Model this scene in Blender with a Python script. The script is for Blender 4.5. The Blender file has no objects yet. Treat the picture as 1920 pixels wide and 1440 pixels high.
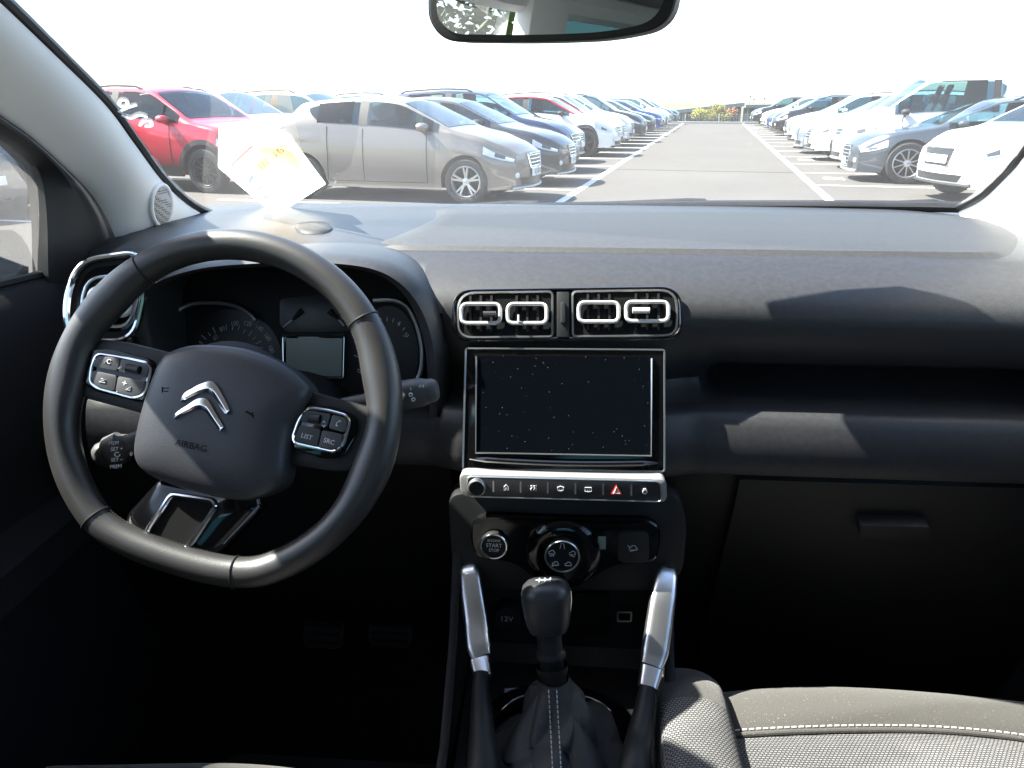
import bpy, bmesh, math, random
from mathutils import Vector, Matrix
from mathutils.bvhtree import BVHTree

# ------------------------------------------------------------------ camera
H = 1.38
F = 1440.0
YAW, PITCH = math.radians(4.0), math.radians(20.2)
scene = bpy.context.scene
cam_d = bpy.data.cameras.new('camera')
cam = bpy.data.objects.new('camera', cam_d)
scene.collection.objects.link(cam)
cam.location = (0, 0, H)
cam.rotation_euler = (math.pi / 2 - PITCH, 0, YAW)
cam_d.sensor_width = 36
cam_d.lens = 36 * F / 1920
cam_d.clip_start = 0.02
cam_d.clip_end = 3000
scene.camera = cam

# ------------------------------------------------------------------ light
SUN_EL, SUN_LEFT = math.radians(50), math.radians(83)      # elevation, angle to the left of straight ahead
to_sun = Vector((-math.sin(SUN_LEFT) * math.cos(SUN_EL), math.cos(SUN_LEFT) * math.cos(SUN_EL), math.sin(SUN_EL)))
world = bpy.data.worlds.new('World')
scene.world = world
world.use_nodes = True
wn = world.node_tree
bg = wn.nodes['Background']
sky = wn.nodes.new('ShaderNodeTexSky')
sky.sky_type = 'NISHITA'
sky.sun_disc = False
sky.sun_elevation = SUN_EL
sky.sun_rotation = -SUN_LEFT
sky.dust_density = 1.2
wn.links.new(sky.outputs['Color'], bg.inputs['Color'])
bg.inputs['Strength'].default_value = 0.10
sun_d = bpy.data.lights.new('sun', 'SUN')
sun_d.energy = 4.8
sun_d.angle = math.radians(0.53)
sun_d.color = (1.0, 0.95, 0.87)
sun = bpy.data.objects.new('sun', sun_d)
scene.collection.objects.link(sun)
sun.rotation_euler = to_sun.to_track_quat('Z', 'Y').to_euler()
sun.location = (-6, 4, 12)
vs = scene.view_settings
vs.view_transform = 'Standard'
vs.look = 'None'
vs.gamma = 1
vs.exposure = 3.0
scene.cycles.transparent_max_bounces = 24
scene.cycles.max_bounces = 10
scene.cycles.sample_clamp_indirect = 6

# ------------------------------------------------------------------ helpers
C = scene.collection
cf = Vector((-math.sin(YAW) * math.cos(PITCH), math.cos(YAW) * math.cos(PITCH), -math.sin(PITCH)))
cr = Vector((math.cos(YAW), math.sin(YAW), 0))
cu = cr.cross(cf)
CAM = Vector((0, 0, H))
rnd = random.Random(7)


def ray(px, py):
    return cf * F + cr * (px - 960) + cu * (720 - py)


def PY(px, py, y):
    d = ray(px, py)
    return CAM + d * (y / d.y)


def PX(px, py, x):
    d = ray(px, py)
    return CAM + d * (x / d.x)


def PZ(px, py, z=0.0):
    d = ray(px, py)
    return CAM + d * ((z - H) / d.z)


class Plane:
    """a plane in the car: point o, axes ex, ey, normal n (towards the viewer)"""
    def __init__(s, o, ex, ey):
        s.o, s.ex, s.ey = Vector(o), Vector(ex).normalized(), Vector(ey).normalized()
        s.n = s.ex.cross(s.ey).normalized()

    def __call__(s, px, py, h=0.0):
        d = ray(px, py)
        t = (s.o + s.n * h - CAM).dot(s.n) / d.dot(s.n)
        return CAM + d * t

    def at(s, a, b, h=0.0):
        return s.o + s.ex * a + s.ey * b + s.n * h


def lerp(a, b, t):
    return a + (b - a) * t


def sstep(a, b, x):
    t = max(0, min(1, (x - a) / (b - a)))
    return t * t * (3 - 2 * t)


def interp(pts, x):
    if x <= pts[0][0]:
        return pts[0][1]
    for (x0, y0), (x1, y1) in zip(pts, pts[1:]):
        if x <= x1:
            return y0 + (y1 - y0) * (x - x0) / (x1 - x0)
    return pts[-1][1]


def spline(pts, n=8, closed=False):
    """Catmull-Rom through points (any dimension)"""
    P = [Vector(p) for p in pts]
    out = []
    m = len(P)
    rng = range(m) if closed else range(m - 1)
    for i in rng:
        p1, p2 = P[i], P[(i + 1) % m]
        p0 = P[(i - 1) % m] if (closed or i > 0) else p1 * 2 - p2
        p3 = P[(i + 2) % m] if (closed or i + 2 < m) else p2 * 2 - p1
        for k in range(n):
            t = k / n
            out.append(0.5 * ((2 * p1) + (p2 - p0) * t + (2 * p0 - 5 * p1 + 4 * p2 - p3) * t * t
                              + (3 * p1 - p0 - 3 * p2 + p3) * t ** 3))
    if not closed:
        out.append(P[-1])
    return out


def rpoly(pts, r, n=5):
    """round the corners of a polygon (2-D)"""
    P = [Vector((p[0], p[1])) for p in pts]
    m = len(P)
    rr = r if isinstance(r, (list, tuple)) else [r] * m
    out = []
    for i in range(m):
        p, a, b = P[i], P[i - 1], P[(i + 1) % m]
        da, db = (a - p), (b - p)
        k = min(rr[i], da.length * .49, db.length * .49)
        s, e = p + da.normalized() * k, p + db.normalized() * k
        for j in range(n + 1):
            t = j / n
            out.append((s * (1 - t) ** 2 + p * 2 * t * (1 - t) + e * t * t)[:])
    return out


def rrect(x0, y0, x1, y1, r, n=5):
    return rpoly([(x0, y0), (x1, y0), (x1, y1), (x0, y1)], r, n)


def ell(cx, cy, rx, ry=None, n=28):
    ry = rx if ry is None else ry
    return [(cx + rx * math.cos(2 * math.pi * i / n), cy + ry * math.sin(2 * math.pi * i / n)) for i in range(n)]


class MB:
    def __init__(s):
        s.v, s.f, s.mi = [], [], []
        s.m = 0

    def add(s, vs, fs):
        o = len(s.v)
        s.v += [tuple(p) for p in vs]
        for f in fs:
            s.f.append(tuple(o + i for i in f))
            s.mi.append(s.m)
        return s

    def grid(s, rows, closed_u=False, closed_v=False):
        n, m = len(rows), len(rows[0])
        fs = []
        for i in range(n if closed_v else n - 1):
            for j in range(m if closed_u else m - 1):
                a, b = i, (i + 1) % n
                c, d = j, (j + 1) % m
                fs.append((a * m + c, a * m + d, b * m + d, b * m + c))
        return s.add([p for r in rows for p in r], fs)

    def box(s, c, h, rot=None):
        c, vs = Vector(c), []
        for x in (-1, 1):
            for y in (-1, 1):
                for z in (-1, 1):
                    p = Vector((x * h[0], y * h[1], z * h[2]))
                    vs.append(c + (rot @ p if rot else p))
        return s.add(vs, [(0, 1, 3, 2), (4, 6, 7, 5), (0, 4, 5, 1), (2, 3, 7, 6), (0, 2, 6, 4), (1, 5, 7, 3)])

    def prism(s, top, vec):
        n = len(top)
        top = [Vector(p) for p in top]
        vec = Vector(vec)
        vs = top + [p + vec for p in top]
        fs = [tuple(range(n)), tuple(range(2 * n - 1, n - 1, -1))]
        fs += [(i, n + i, n + (i + 1) % n, (i + 1) % n) for i in range(n)]
        return s.add(vs, fs)

    def loft(s, a, b):
        n = len(a)
        return s.add(list(a) + list(b), [(i, n + i, n + (i + 1) % n, (i + 1) % n) for i in range(n)])

    def dome(s, outline, up, height, rings=8, power=2.4, skirt=0.0):
        """puffed cap over a closed outline"""
        O = [Vector(p) for p in outline]
        c = sum(O, Vector()) / len(O)
        up = Vector(up)
        rows = []
        if skirt:
            rows.append([p - up * skirt for p in O])
        for k in range(rings + 1):
            t = k / rings
            sc = math.cos(t * math.pi / 2) if k < rings else 0.0
            sc = max(sc, 0.02)
            hh = height * (1 - sc ** power) ** (1 / power)
            rows.append([c + (p - c) * sc + up * hh for p in O])
        s.grid(rows, closed_u=True)
        n = len(O)
        o = len(s.v)
        return s.add(rows[-1], [tuple(range(n))])

    def tube(s, path, r, n=10, closed=False, flat=1.0, up=None, cap=True, sq=1.0):
        P = [Vector(p) for p in path]
        m = len(P)
        rows = []
        prev = None
        for i in range(m):
            if closed:
                t = P[(i + 1) % m] - P[i - 1]
            else:
                t = P[min(i + 1, m - 1)] - P[max(i - 1, 0)]
            t.normalize()
            if up is not None:
                a = Vector(up) - t * t.dot(Vector(up))
            elif prev is None:
                a = t.orthogonal()
            else:
                a = prev - t * t.dot(prev)
            a.normalize()
            prev = a
            b = t.cross(a)
            ri = r[i] if isinstance(r, (list, tuple)) else r
            if isinstance(ri, (int, float)):
                ri = (ri * flat, ri)
            rows.append([P[i] + a * math.copysign(abs(math.cos(2 * math.pi * k / n)) ** sq, math.cos(2 * math.pi * k / n)) * ri[0] + b * math.copysign(abs(math.sin(2 * math.pi * k / n)) ** sq, math.sin(2 * math.pi * k / n)) * ri[1] for k in range(n)])
        s.grid(rows, closed_u=True, closed_v=closed)
        if cap and not closed:
            o = len(s.v)
            s.add(rows[0], [tuple(range(n - 1, -1, -1))])
            s.add(rows[-1], [tuple(range(n))])
        return s

    def lathe(s, prof, o, axis, n=24, cap=True):
        """prof: (radius, distance along the axis)"""
        o, ax = Vector(o), Vector(axis).normalized()
        a = ax.orthogonal().normalized()
        b = ax.cross(a)
        rows = [[o + ax * h + (a * math.cos(2 * math.pi * k / n) + b * math.sin(2 * math.pi * k / n)) * r for k in range(n)] for r, h in prof]
        s.grid(rows, closed_u=True)
        if cap:
            s.add(rows[0], [tuple(range(n - 1, -1, -1))])
            s.add(rows[-1], [tuple(range(n))])
        return s

    def mesh(s, name, mats, bevel=0, seg=2, smooth=True, angle=35, subd=0):
        me = bpy.data.meshes.new(name)
        bm = bmesh.new()
        bv = [bm.verts.new(p) for p in s.v]
        for f, k in zip(s.f, s.mi):
            try:
                fc = bm.faces.new([bv[i] for i in f])
                fc.material_index = k
            except ValueError:
                pass
        bmesh.ops.remove_doubles(bm, verts=bm.verts, dist=1e-6)
        bmesh.ops.recalc_face_normals(bm, faces=bm.faces)
        if bevel:
            es = [e for e in bm.edges if len(e.link_faces) == 2 and e.calc_face_angle(0) > 0.6]
            bmesh.ops.bevel(bm, geom=es, offset=bevel, segments=seg, affect='EDGES', clamp_overlap=True, profile=0.6)
        bm.to_mesh(me)
        bm.free()
        for mt in (mats if isinstance(mats, (list, tuple)) else [mats]):
            me.materials.append(mt)
        if smooth:
            me.shade_smooth()
            me.set_sharp_from_angle(angle=math.radians(angle))
        return me

    def build(s, name, mats, parent=None, label=None, cat=None, group=None, kind=None, **kw):
        return link(name, s.mesh(name, mats, **kw), parent, label, cat, group, kind)


def link(name, data, parent=None, label=None, cat=None, group=None, kind=None):
    o = bpy.data.objects.new(name, data)
    C.objects.link(o)
    if parent is not None:
        o.parent = parent
        m = Matrix.Identity(4)
        chain = []
        q = parent
        while q is not None:
            chain.append(q)
            q = q.parent
        for q in reversed(chain):
            m = m @ q.matrix_parent_inverse @ q.matrix_basis
        o.matrix_parent_inverse = m.inverted()
    for k, val in (('label', label), ('category', cat), ('group', group), ('kind', kind)):
        if val:
            o[k] = val
    return o


def thing(name, label, cat, loc=(0, 0, 0), rz=0.0, group=None):
    o = bpy.data.objects.new(name, None)
    o.empty_display_size = 0.1
    C.objects.link(o)
    o.location = loc
    o.rotation_euler = (0, 0, rz)
    o['label'], o['category'] = label, cat
    if group:
        o['group'] = group
    return o


_tc = {}


def text2d(s):
    if s not in _tc:
        cu_ = bpy.data.curves.new('t', 'FONT')
        cu_.body = s
        cu_.align_x = 'CENTER'
        cu_.align_y = 'CENTER'
        cu_.resolution_u = 3
        ob = bpy.data.objects.new('t', cu_)
        C.objects.link(ob)
        dg = bpy.context.evaluated_depsgraph_get()
        me = bpy.data.meshes.new_from_object(ob.evaluated_get(dg))
        _tc[s] = ([v.co.copy() for v in me.vertices], [tuple(p.vertices) for p in me.polygons])
        bpy.data.objects.remove(ob)
        bpy.data.curves.remove(cu_)
        bpy.data.meshes.remove(me)
    return _tc[s]


def add_text(mb, s, o, ex, ey, size, squeeze=1.0):
    vs, fs = text2d(s)
    return mb.add([o + ex * (v.x * size * squeeze) + ey * (v.y * size) for v in vs], fs)


# ------------------------------------------------------------------ materials
def mat(name, col, rough=.5, metal=0.0, spec=.5, bump=0, bscale=300, var=0, vscale=8, coat=0, sheen=0, detail=3, alpha=None, subs=0):
    m = bpy.data.materials.new(name)
    m.use_nodes = True
    nt = m.node_tree
    b = nt.nodes['Principled BSDF']
    b.inputs['Base Color'].default_value = (*col, 1)
    b.inputs['Roughness'].default_value = rough
    b.inputs['Metallic'].default_value = metal
    b.inputs['Specular IOR Level'].default_value = spec
    b.inputs['Coat Weight'].default_value = coat
    b.inputs['Coat Roughness'].default_value = .04
    b.inputs['Sheen Weight'].default_value = sheen
    tc = nt.nodes.new('ShaderNodeTexCoord')
    if var:
        n = nt.nodes.new('ShaderNodeTexNoise')
        n.inputs['Scale'].default_value = vscale
        n.inputs['Detail'].default_value = 6
        nt.links.new(tc.outputs['Object'], n.inputs['Vector'])
        r = nt.nodes.new('ShaderNodeMapRange')
        r.inputs['To Min'].default_value = 1 - var
        r.inputs['To Max'].default_value = 1 + var
        r.inputs['From Min'].default_value = .3
        r.inputs['From Max'].default_value = .7
        nt.links.new(n.outputs['Fac'], r.inputs['Value'])
        mx = nt.nodes.new('ShaderNodeMix')
        mx.data_type = 'RGBA'
        mx.blend_type = 'MULTIPLY'
        mx.inputs['Factor'].default_value = 1
        mx.inputs['A'].default_value = (*col, 1)
        nt.links.new(r.outputs['Result'], mx.inputs['B'])
        nt.links.new(mx.outputs['Result'], b.inputs['Base Color'])
    if bump:
        n = nt.nodes.new('ShaderNodeTexNoise')
        n.inputs['Scale'].default_value = bscale
        n.inputs['Detail'].default_value = detail
        nt.links.new(tc.outputs['Object'], n.inputs['Vector'])
        bp = nt.nodes.new('ShaderNodeBump')
        bp.inputs['Strength'].default_value = bump
        bp.inputs['Distance'].default_value = .002
        nt.links.new(n.outputs['Fac'], bp.inputs['Height'])
        nt.links.new(bp.outputs['Normal'], b.inputs['Normal'])
    return m


def glass_mat(name, tint, refl=.06, dust=0.0, dust_col=(.8, .8, .78), streak=False):
    """thin pane: tinted see-through, a sharp reflection, a film of dust"""
    m = bpy.data.materials.new(name)
    m.use_nodes = True
    nt = m.node_tree
    nt.nodes.remove(nt.nodes['Principled BSDF'])
    out = nt.nodes['Material Output']
    tr = nt.nodes.new('ShaderNodeBsdfTransparent')
    tr.inputs['Color'].default_value = (*tint, 1)
    gl = nt.nodes.new('ShaderNodeBsdfGlossy')
    gl.inputs['Roughness'].default_value = .01
    fr = nt.nodes.new('ShaderNodeFresnel')
    fr.inputs['IOR'].default_value = 1.45
    ms = nt.nodes.new('ShaderNodeMixShader')
    sc = nt.nodes.new('ShaderNodeMath')
    sc.operation = 'MULTIPLY'
    sc.inputs[1].default_value = refl / .04
    sc.use_clamp = True
    nt.links.new(fr.outputs[0], sc.inputs[0])
    nt.links.new(sc.outputs[0], ms.inputs[0])
    nt.links.new(tr.outputs[0], ms.inputs[1])
    nt.links.new(gl.outputs[0], ms.inputs[2])
    last = ms
    if dust:
        df = nt.nodes.new('ShaderNodeBsdfDiffuse')
        tl = nt.nodes.new('ShaderNodeBsdfTranslucent')
        df.inputs['Color'].default_value = (*dust_col, 1)
        tl.inputs['Color'].default_value = (*dust_col, 1)
        m1 = nt.nodes.new('ShaderNodeMixShader')
        m1.inputs[0].default_value = .65
        nt.links.new(df.outputs[0], m1.inputs[1])
        nt.links.new(tl.outputs[0], m1.inputs[2])
        tc = nt.nodes.new('ShaderNodeTexCoord')
        n1 = nt.nodes.new('ShaderNodeTexNoise')
        n1.inputs['Scale'].default_value = 5
        n1.inputs['Detail'].default_value = 8
        nt.links.new(tc.outputs['Object'], n1.inputs['Vector'])
        r1 = nt.nodes.new('ShaderNodeMapRange')
        r1.inputs['From Min'].default_value = .35
        r1.inputs['From Max'].default_value = .75
        r1.inputs['To Min'].default_value = dust * .7
        r1.inputs['To Max'].default_value = dust * 1.6
        nt.links.new(n1.outputs['Fac'], r1.inputs['Value'])
        # specks of dirt
        vo = nt.nodes.new('ShaderNodeTexVoronoi')
        vo.inputs['Scale'].default_value = 90
        nt.links.new(tc.outputs['Object'], vo.inputs['Vector'])
        r2 = nt.nodes.new('ShaderNodeMapRange')
        r2.inputs['From Min'].default_value = .05
        r2.inputs['From Max'].default_value = .16
        r2.inputs['To Min'].default_value = .22
        r2.inputs['To Max'].default_value = 0
        nt.links.new(vo.outputs['Distance'], r2.inputs['Value'])
        n2 = nt.nodes.new('ShaderNodeTexNoise')
        n2.inputs['Scale'].default_value = 7
        n2.inputs['Detail'].default_value = 3
        nt.links.new(tc.outputs['Object'], n2.inputs['Vector'])
        r3 = nt.nodes.new('ShaderNodeMapRange')
        r3.inputs['From Min'].default_value = .52
        r3.inputs['From Max'].default_value = .7
        nt.links.new(n2.outputs['Fac'], r3.inputs['Value'])
        mu = nt.nodes.new('ShaderNodeMath')
        mu.operation = 'MULTIPLY'
        nt.links.new(r2.outputs['Result'], mu.inputs[0])
        nt.links.new(r3.outputs['Result'], mu.inputs[1])
        ad = nt.nodes.new('ShaderNodeMath')
        ad.operation = 'ADD'
        ad.use_clamp = True
        nt.links.new(r1.outputs['Result'], ad.inputs[0])
        nt.links.new(mu.outputs[0], ad.inputs[1])
        m2 = nt.nodes.new('ShaderNodeMixShader')
        nt.links.new(ad.outputs[0], m2.inputs[0])
        nt.links.new(ms.outputs[0], m2.inputs[1])
        nt.links.new(m1.outputs[0], m2.inputs[2])
        last = m2
    nt.links.new(last.outputs[0], out.inputs['Surface'])
    return m


M = {}
M['soft'] = mat('soft_black_plastic', (.023, .0228, .0245), .45, spec=.40, bump=.16, bscale=900, var=.16, vscale=160)
M['softtop'] = mat('soft_grey_plastic', (.032, .0315, .032), .58, spec=.35, bump=.16, bscale=900, var=.14, vscale=160)
M['hard'] = mat('hard_black_plastic', (.0085, .0085, .0095), .55, spec=.35, bump=.12, bscale=700)
M['doorvinyl'] = mat('door_vinyl', (.014, .014, .0155), .8, spec=.12, bump=.15, bscale=700)
M['dark'] = mat('dark_plastic', (.010, .010, .011), .6, spec=.25)
M['carpet'] = mat('black_carpet', (.006, .006, .0065), .95, spec=.05, bump=.6, bscale=600)
M['piano'] = mat('piano_black', (.003, .003, .0034), .07, spec=.5)
M['leather'] = mat('black_leather', (.022, .021, .0205), .41, spec=.55, bump=.09, bscale=500, var=.25, vscale=12, detail=4)
M['airbag'] = mat('airbag_vinyl', (.028, .0285, .033), .42, spec=.45, bump=.14, bscale=800)
M['chrome'] = mat('chrome', (.75, .75, .77), .12, 1.0)
M['satin'] = mat('satin_metal', (.68, .69, .71), .30, 1.0)
M['matte_metal'] = mat('matte_metal_paint', (.40, .395, .39), .40, .7)
M['ringwhite'] = mat('pale_vent_ring', (.50, .49, .48), .35, .3)
M['key'] = mat('key_plastic', (.020, .020, .022), .42, spec=.4)
M['screen'] = mat('screen_glass', (.0035, .005, .009), .16, spec=.5)
M['lcd'] = mat('lcd_grey', (.17, .20, .18), .30, spec=.4)
M['print'] = mat('white_print', (.62, .62, .62), .6)
M['printdim'] = mat('dim_white_print', (.42, .43, .45), .6)
M['printdark'] = mat('dark_print', (.004, .004, .004), .6, spec=.1)
M['red'] = mat('red_print', (.65, .025, .02), .5)
M['orange'] = mat('orange_print', (.80, .42, .14), .7)
M['pillar'] = mat('pale_grey_trim', (.78, .78, .78), .75, spec=.25, bump=.06, bscale=900)
M['rubber'] = mat('black_rubber', (.012, .012, .012), .7, spec=.3)
M['plate'] = mat('plate_white', (.72, .72, .72), .4)
M['mirrorglass'] = mat('mirror_silver', (.80, .83, .84), .0, 1.0)
M['asphalt'] = None

# ================================================================== THE PLACE OUTSIDE
AL = math.radians(10.1)
Ld = Vector((math.sin(AL), math.cos(AL), 0))
Lr = Vector((math.cos(AL), -math.sin(AL), 0))


def lane(s, t, z=0.0):
    p = Ld * s + Lr * t
    return Vector((p.x, p.y, z))


def asphalt_mat():
    m = mat('asphalt', (.06, .058, .055), .9, spec=.3)
    nt = m.node_tree
    b = nt.nodes['Principled BSDF']
    tc = nt.nodes.new('ShaderNodeTexCoord')
    n1 = nt.nodes.new('ShaderNodeTexNoise')
    n1.inputs['Scale'].default_value = .35
    n1.inputs['Detail'].default_value = 8
    n2 = nt.nodes.new('ShaderNodeTexNoise')
    n2.inputs['Scale'].default_value = 60
    n2.inputs['Detail'].default_value = 4
    for n in (n1, n2):
        nt.links.new(tc.outputs['Object'], n.inputs['Vector'])
    mx = nt.nodes.new('ShaderNodeMix')
    mx.data_type = 'RGBA'
    mx.inputs['A'].default_value = (.064, .058, .052, 1)
    mx.inputs['B'].default_value = (.088, .080, .072, 1)
    nt.links.new(n1.outputs['Fac'], mx.inputs['Factor'])
    m2 = nt.nodes.new('ShaderNodeMix')
    m2.data_type = 'RGBA'
    m2.blend_type = 'OVERLAY'
    m2.inputs['Factor'].default_value = .35
    nt.links.new(mx.outputs['Result'], m2.inputs['A'])
    nt.links.new(n2.outputs['Fac'], m2.inputs['B'])
    nt.links.new(m2.outputs['Result'], b.inputs['Base Color'])
    bp = nt.nodes.new('ShaderNodeBump')
    bp.inputs['Strength'].default_value = .5
    bp.inputs['Distance'].default_value = .01
    nt.links.new(n2.outputs['Fac'], bp.inputs['Height'])
    nt.links.new(bp.outputs['Normal'], b.inputs['Normal'])
    return m


M['asphalt'] = asphalt_mat()
M['roadpaint'] = mat('road_paint', (.72, .72, .70), .8, var=.12, vscale=5, bump=.3, bscale=80)
M['joint'] = mat('asphalt_joint', (.035, .034, .033), .9)
M['grassland'] = mat('dry_grassland', (.09, .085, .045), .95, var=.3, vscale=.3)

g = MB()
g.grid([[lane(s, t, z) for t in (-600, -60, 40, 600)] for s, z in ((-120, 0), (-20, 0), (59.5, 0), (70, -1.6), (1500, -1.6))])
g.build('ground', M['grassland'], kind='structure', smooth=False)
g = MB()
g.grid([[lane(s, t, .004) for t in (-58, -20, 0, 20, 38)] for s in (-14, 0, 20, 40, 56.5)])
g.build('car_park_asphalt', M['asphalt'], kind='structure', smooth=False)


def strip(p, q, w, z, m, name):
    d = (q - p).normalized()
    n_ = Vector((-d.y, d.x, 0)) * (w / 2)
    k = 12
    MB().grid([[lerp(p, q, i / k) + n_ + Vector((0, 0, z)), lerp(p, q, i / k) - n_ + Vector((0, 0, z))] for i in range(k + 1)]).build(name, m, kind='structure', smooth=False)


TL, TR = -2.1, 1.73
strip(lane(-6, TL), lane(55, TL), .13, .008, M['roadpaint'], 'lane_line')
strip(lane(-6, TR), lane(55, TR), .13, .008, M['roadpaint'], 'lane_line')
BAY = 2.55
for k in range(-3, 18):
    s = 12.85 + BAY * k
    strip(lane(s, TL - .07), lane(s, TL - 5.0), .10, .008, M['roadpaint'], 'bay_line')
    strip(lane(s + 1.85, TR + .07), lane(s + 1.85, TR + 5.0), .10, .008, M['roadpaint'], 'bay_line')
    if k % 2 == 0:
        strip(lane(s, -7.2), lane(s, -12), .10, .008, M['roadpaint'], 'bay_line')
strip(lane(17.2, -30), lane(17.2, 30), .05, .0085, M['joint'], 'asphalt_joint')

# painted bay numbers in front of the right-hand bays
for k, txt in ((0, '52'), (2, '50')):
    mb = MB()
    add_text(mb, txt, lane(16.05 + k * BAY, TR + .55, .009), Ld * 1.0, -Lr, .55)
    mb.build('bay_number', M['roadpaint'], kind='structure', smooth=False)


# ------------------------------------------------------------------ parked cars
def paint(name, col, metal=.0, rough=.32):
    m = mat('paint_' + name, col, rough, metal, coat=.7)
    return m


PAINT = {
    'champagne': paint('champagne', (.165, .145, .128), .45, .34),
    'graphite': paint('graphite', (.035, .037, .042), .4),
    'navy': paint('navy', (.014, .024, .07), .3),
    'white': paint('white', (.62, .62, .61)),
    'pearl': paint('pearl', (.48, .49, .52), .2),
    'black': paint('black', (.012, .012, .014), .2),
    'silver': paint('silver', (.25, .26, .28), .5),
    'steel': paint('steel', (.045, .055, .068), .3),
    'blue': paint('blue', (.018, .05, .19), .4),
    'red': paint('red', (.42, .012, .03), .25),
    'teal': paint('teal', (.015, .09, .11), .3),
    'icegrey': paint('icegrey', (.16, .19, .23), .4),
}
M['cglass'] = mat('car_glass', (.045, .085, .10), .04, spec=.6)
M['cclear'] = glass_mat('car_clear_glass', (.40, .60, .66), .045, dust=.012, dust_col=(.55, .70, .72))
M['cseat'] = mat('car_seat_fabric', (.05, .05, .055), .9)
M['cglass2'] = mat('car_privacy_glass', (.012, .018, .02), .05, spec=.6)
M['lamp'] = mat('headlamp_lens', (.50, .52, .54), .12, spec=.7, coat=.5)
M['lampdark'] = mat('headlamp_core', (.10, .105, .11), .18, .6)
M['tyre'] = mat('tyre_rubber', (.022, .022, .023), .75, spec=.3)
M['alloy'] = mat('alloy_silver', (.46, .45, .44), .32, .75)
M['alloydark'] = mat('alloy_black', (.03, .03, .032), .35, .4)
M['trimblack'] = mat('exterior_black_trim', (.022, .022, .023), .6, spec=.35)
M['well'] = mat('wheel_well', (.006, .006, .006), .9, spec=.1)
M['grilleblk'] = mat('grille_black', (.010, .010, .011), .35)

VAR = {
    'hatch': dict(L=3.97, W=.87, zr=1.46, hood=.86, cowl=1.02, belt=.95, belt2=1.05, xc=.93, xrf=.18, xrr=-1.38, xt=-1.80, zt=1.02, fa=1.17, ra=-1.37, r=.315, clr=.20, nose=.68, clad=0, rail=0),
    'compact': dict(L=4.25, W=.90, zr=1.46, hood=.85, cowl=1.0, belt=.95, belt2=1.02, xc=.98, xrf=.18, xrr=-1.50, xt=-1.95, zt=1.03, fa=1.28, ra=-1.34, r=.32, clr=.19, nose=.67, clad=0, rail=0),
    'suv': dict(L=4.25, W=.91, zr=1.63, hood=.95, cowl=1.10, belt=1.03, belt2=1.12, xc=1.02, xrf=.28, xrr=-1.62, xt=-1.98, zt=1.15, fa=1.30, ra=-1.32, r=.345, clr=.25, nose=.72, clad=1, rail=1),
    'crossover': dict(L=4.15, W=.90, zr=1.53, hood=.93, cowl=1.05, belt=1.00, belt2=1.10, xc=.98, xrf=.22, xrr=-1.40, xt=-1.90, zt=1.12, fa=1.26, ra=-1.30, r=.345, clr=.24, nose=.72, clad=1, rail=0),
    'estate': dict(L=4.94, W=.945, zr=1.46, hood=.82, cowl=.98, belt=.94, belt2=1.01, xc=1.15, xrf=.25, xrr=-1.70, xt=-2.35, zt=1.02, fa=1.55, ra=-1.38, r=.355, clr=.18, nose=.62, clad=0, rail=1),
    'van': dict(L=4.60, W=.93, zr=1.92, hood=1.08, cowl=1.22, belt=1.10, belt2=1.14, xc=1.50, xrf=.72, xrr=-2.15, xt=-2.26, zt=1.20, fa=1.42, ra=-1.45, r=.33, clr=.20, nose=.80, clad=0, rail=0),
}


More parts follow.
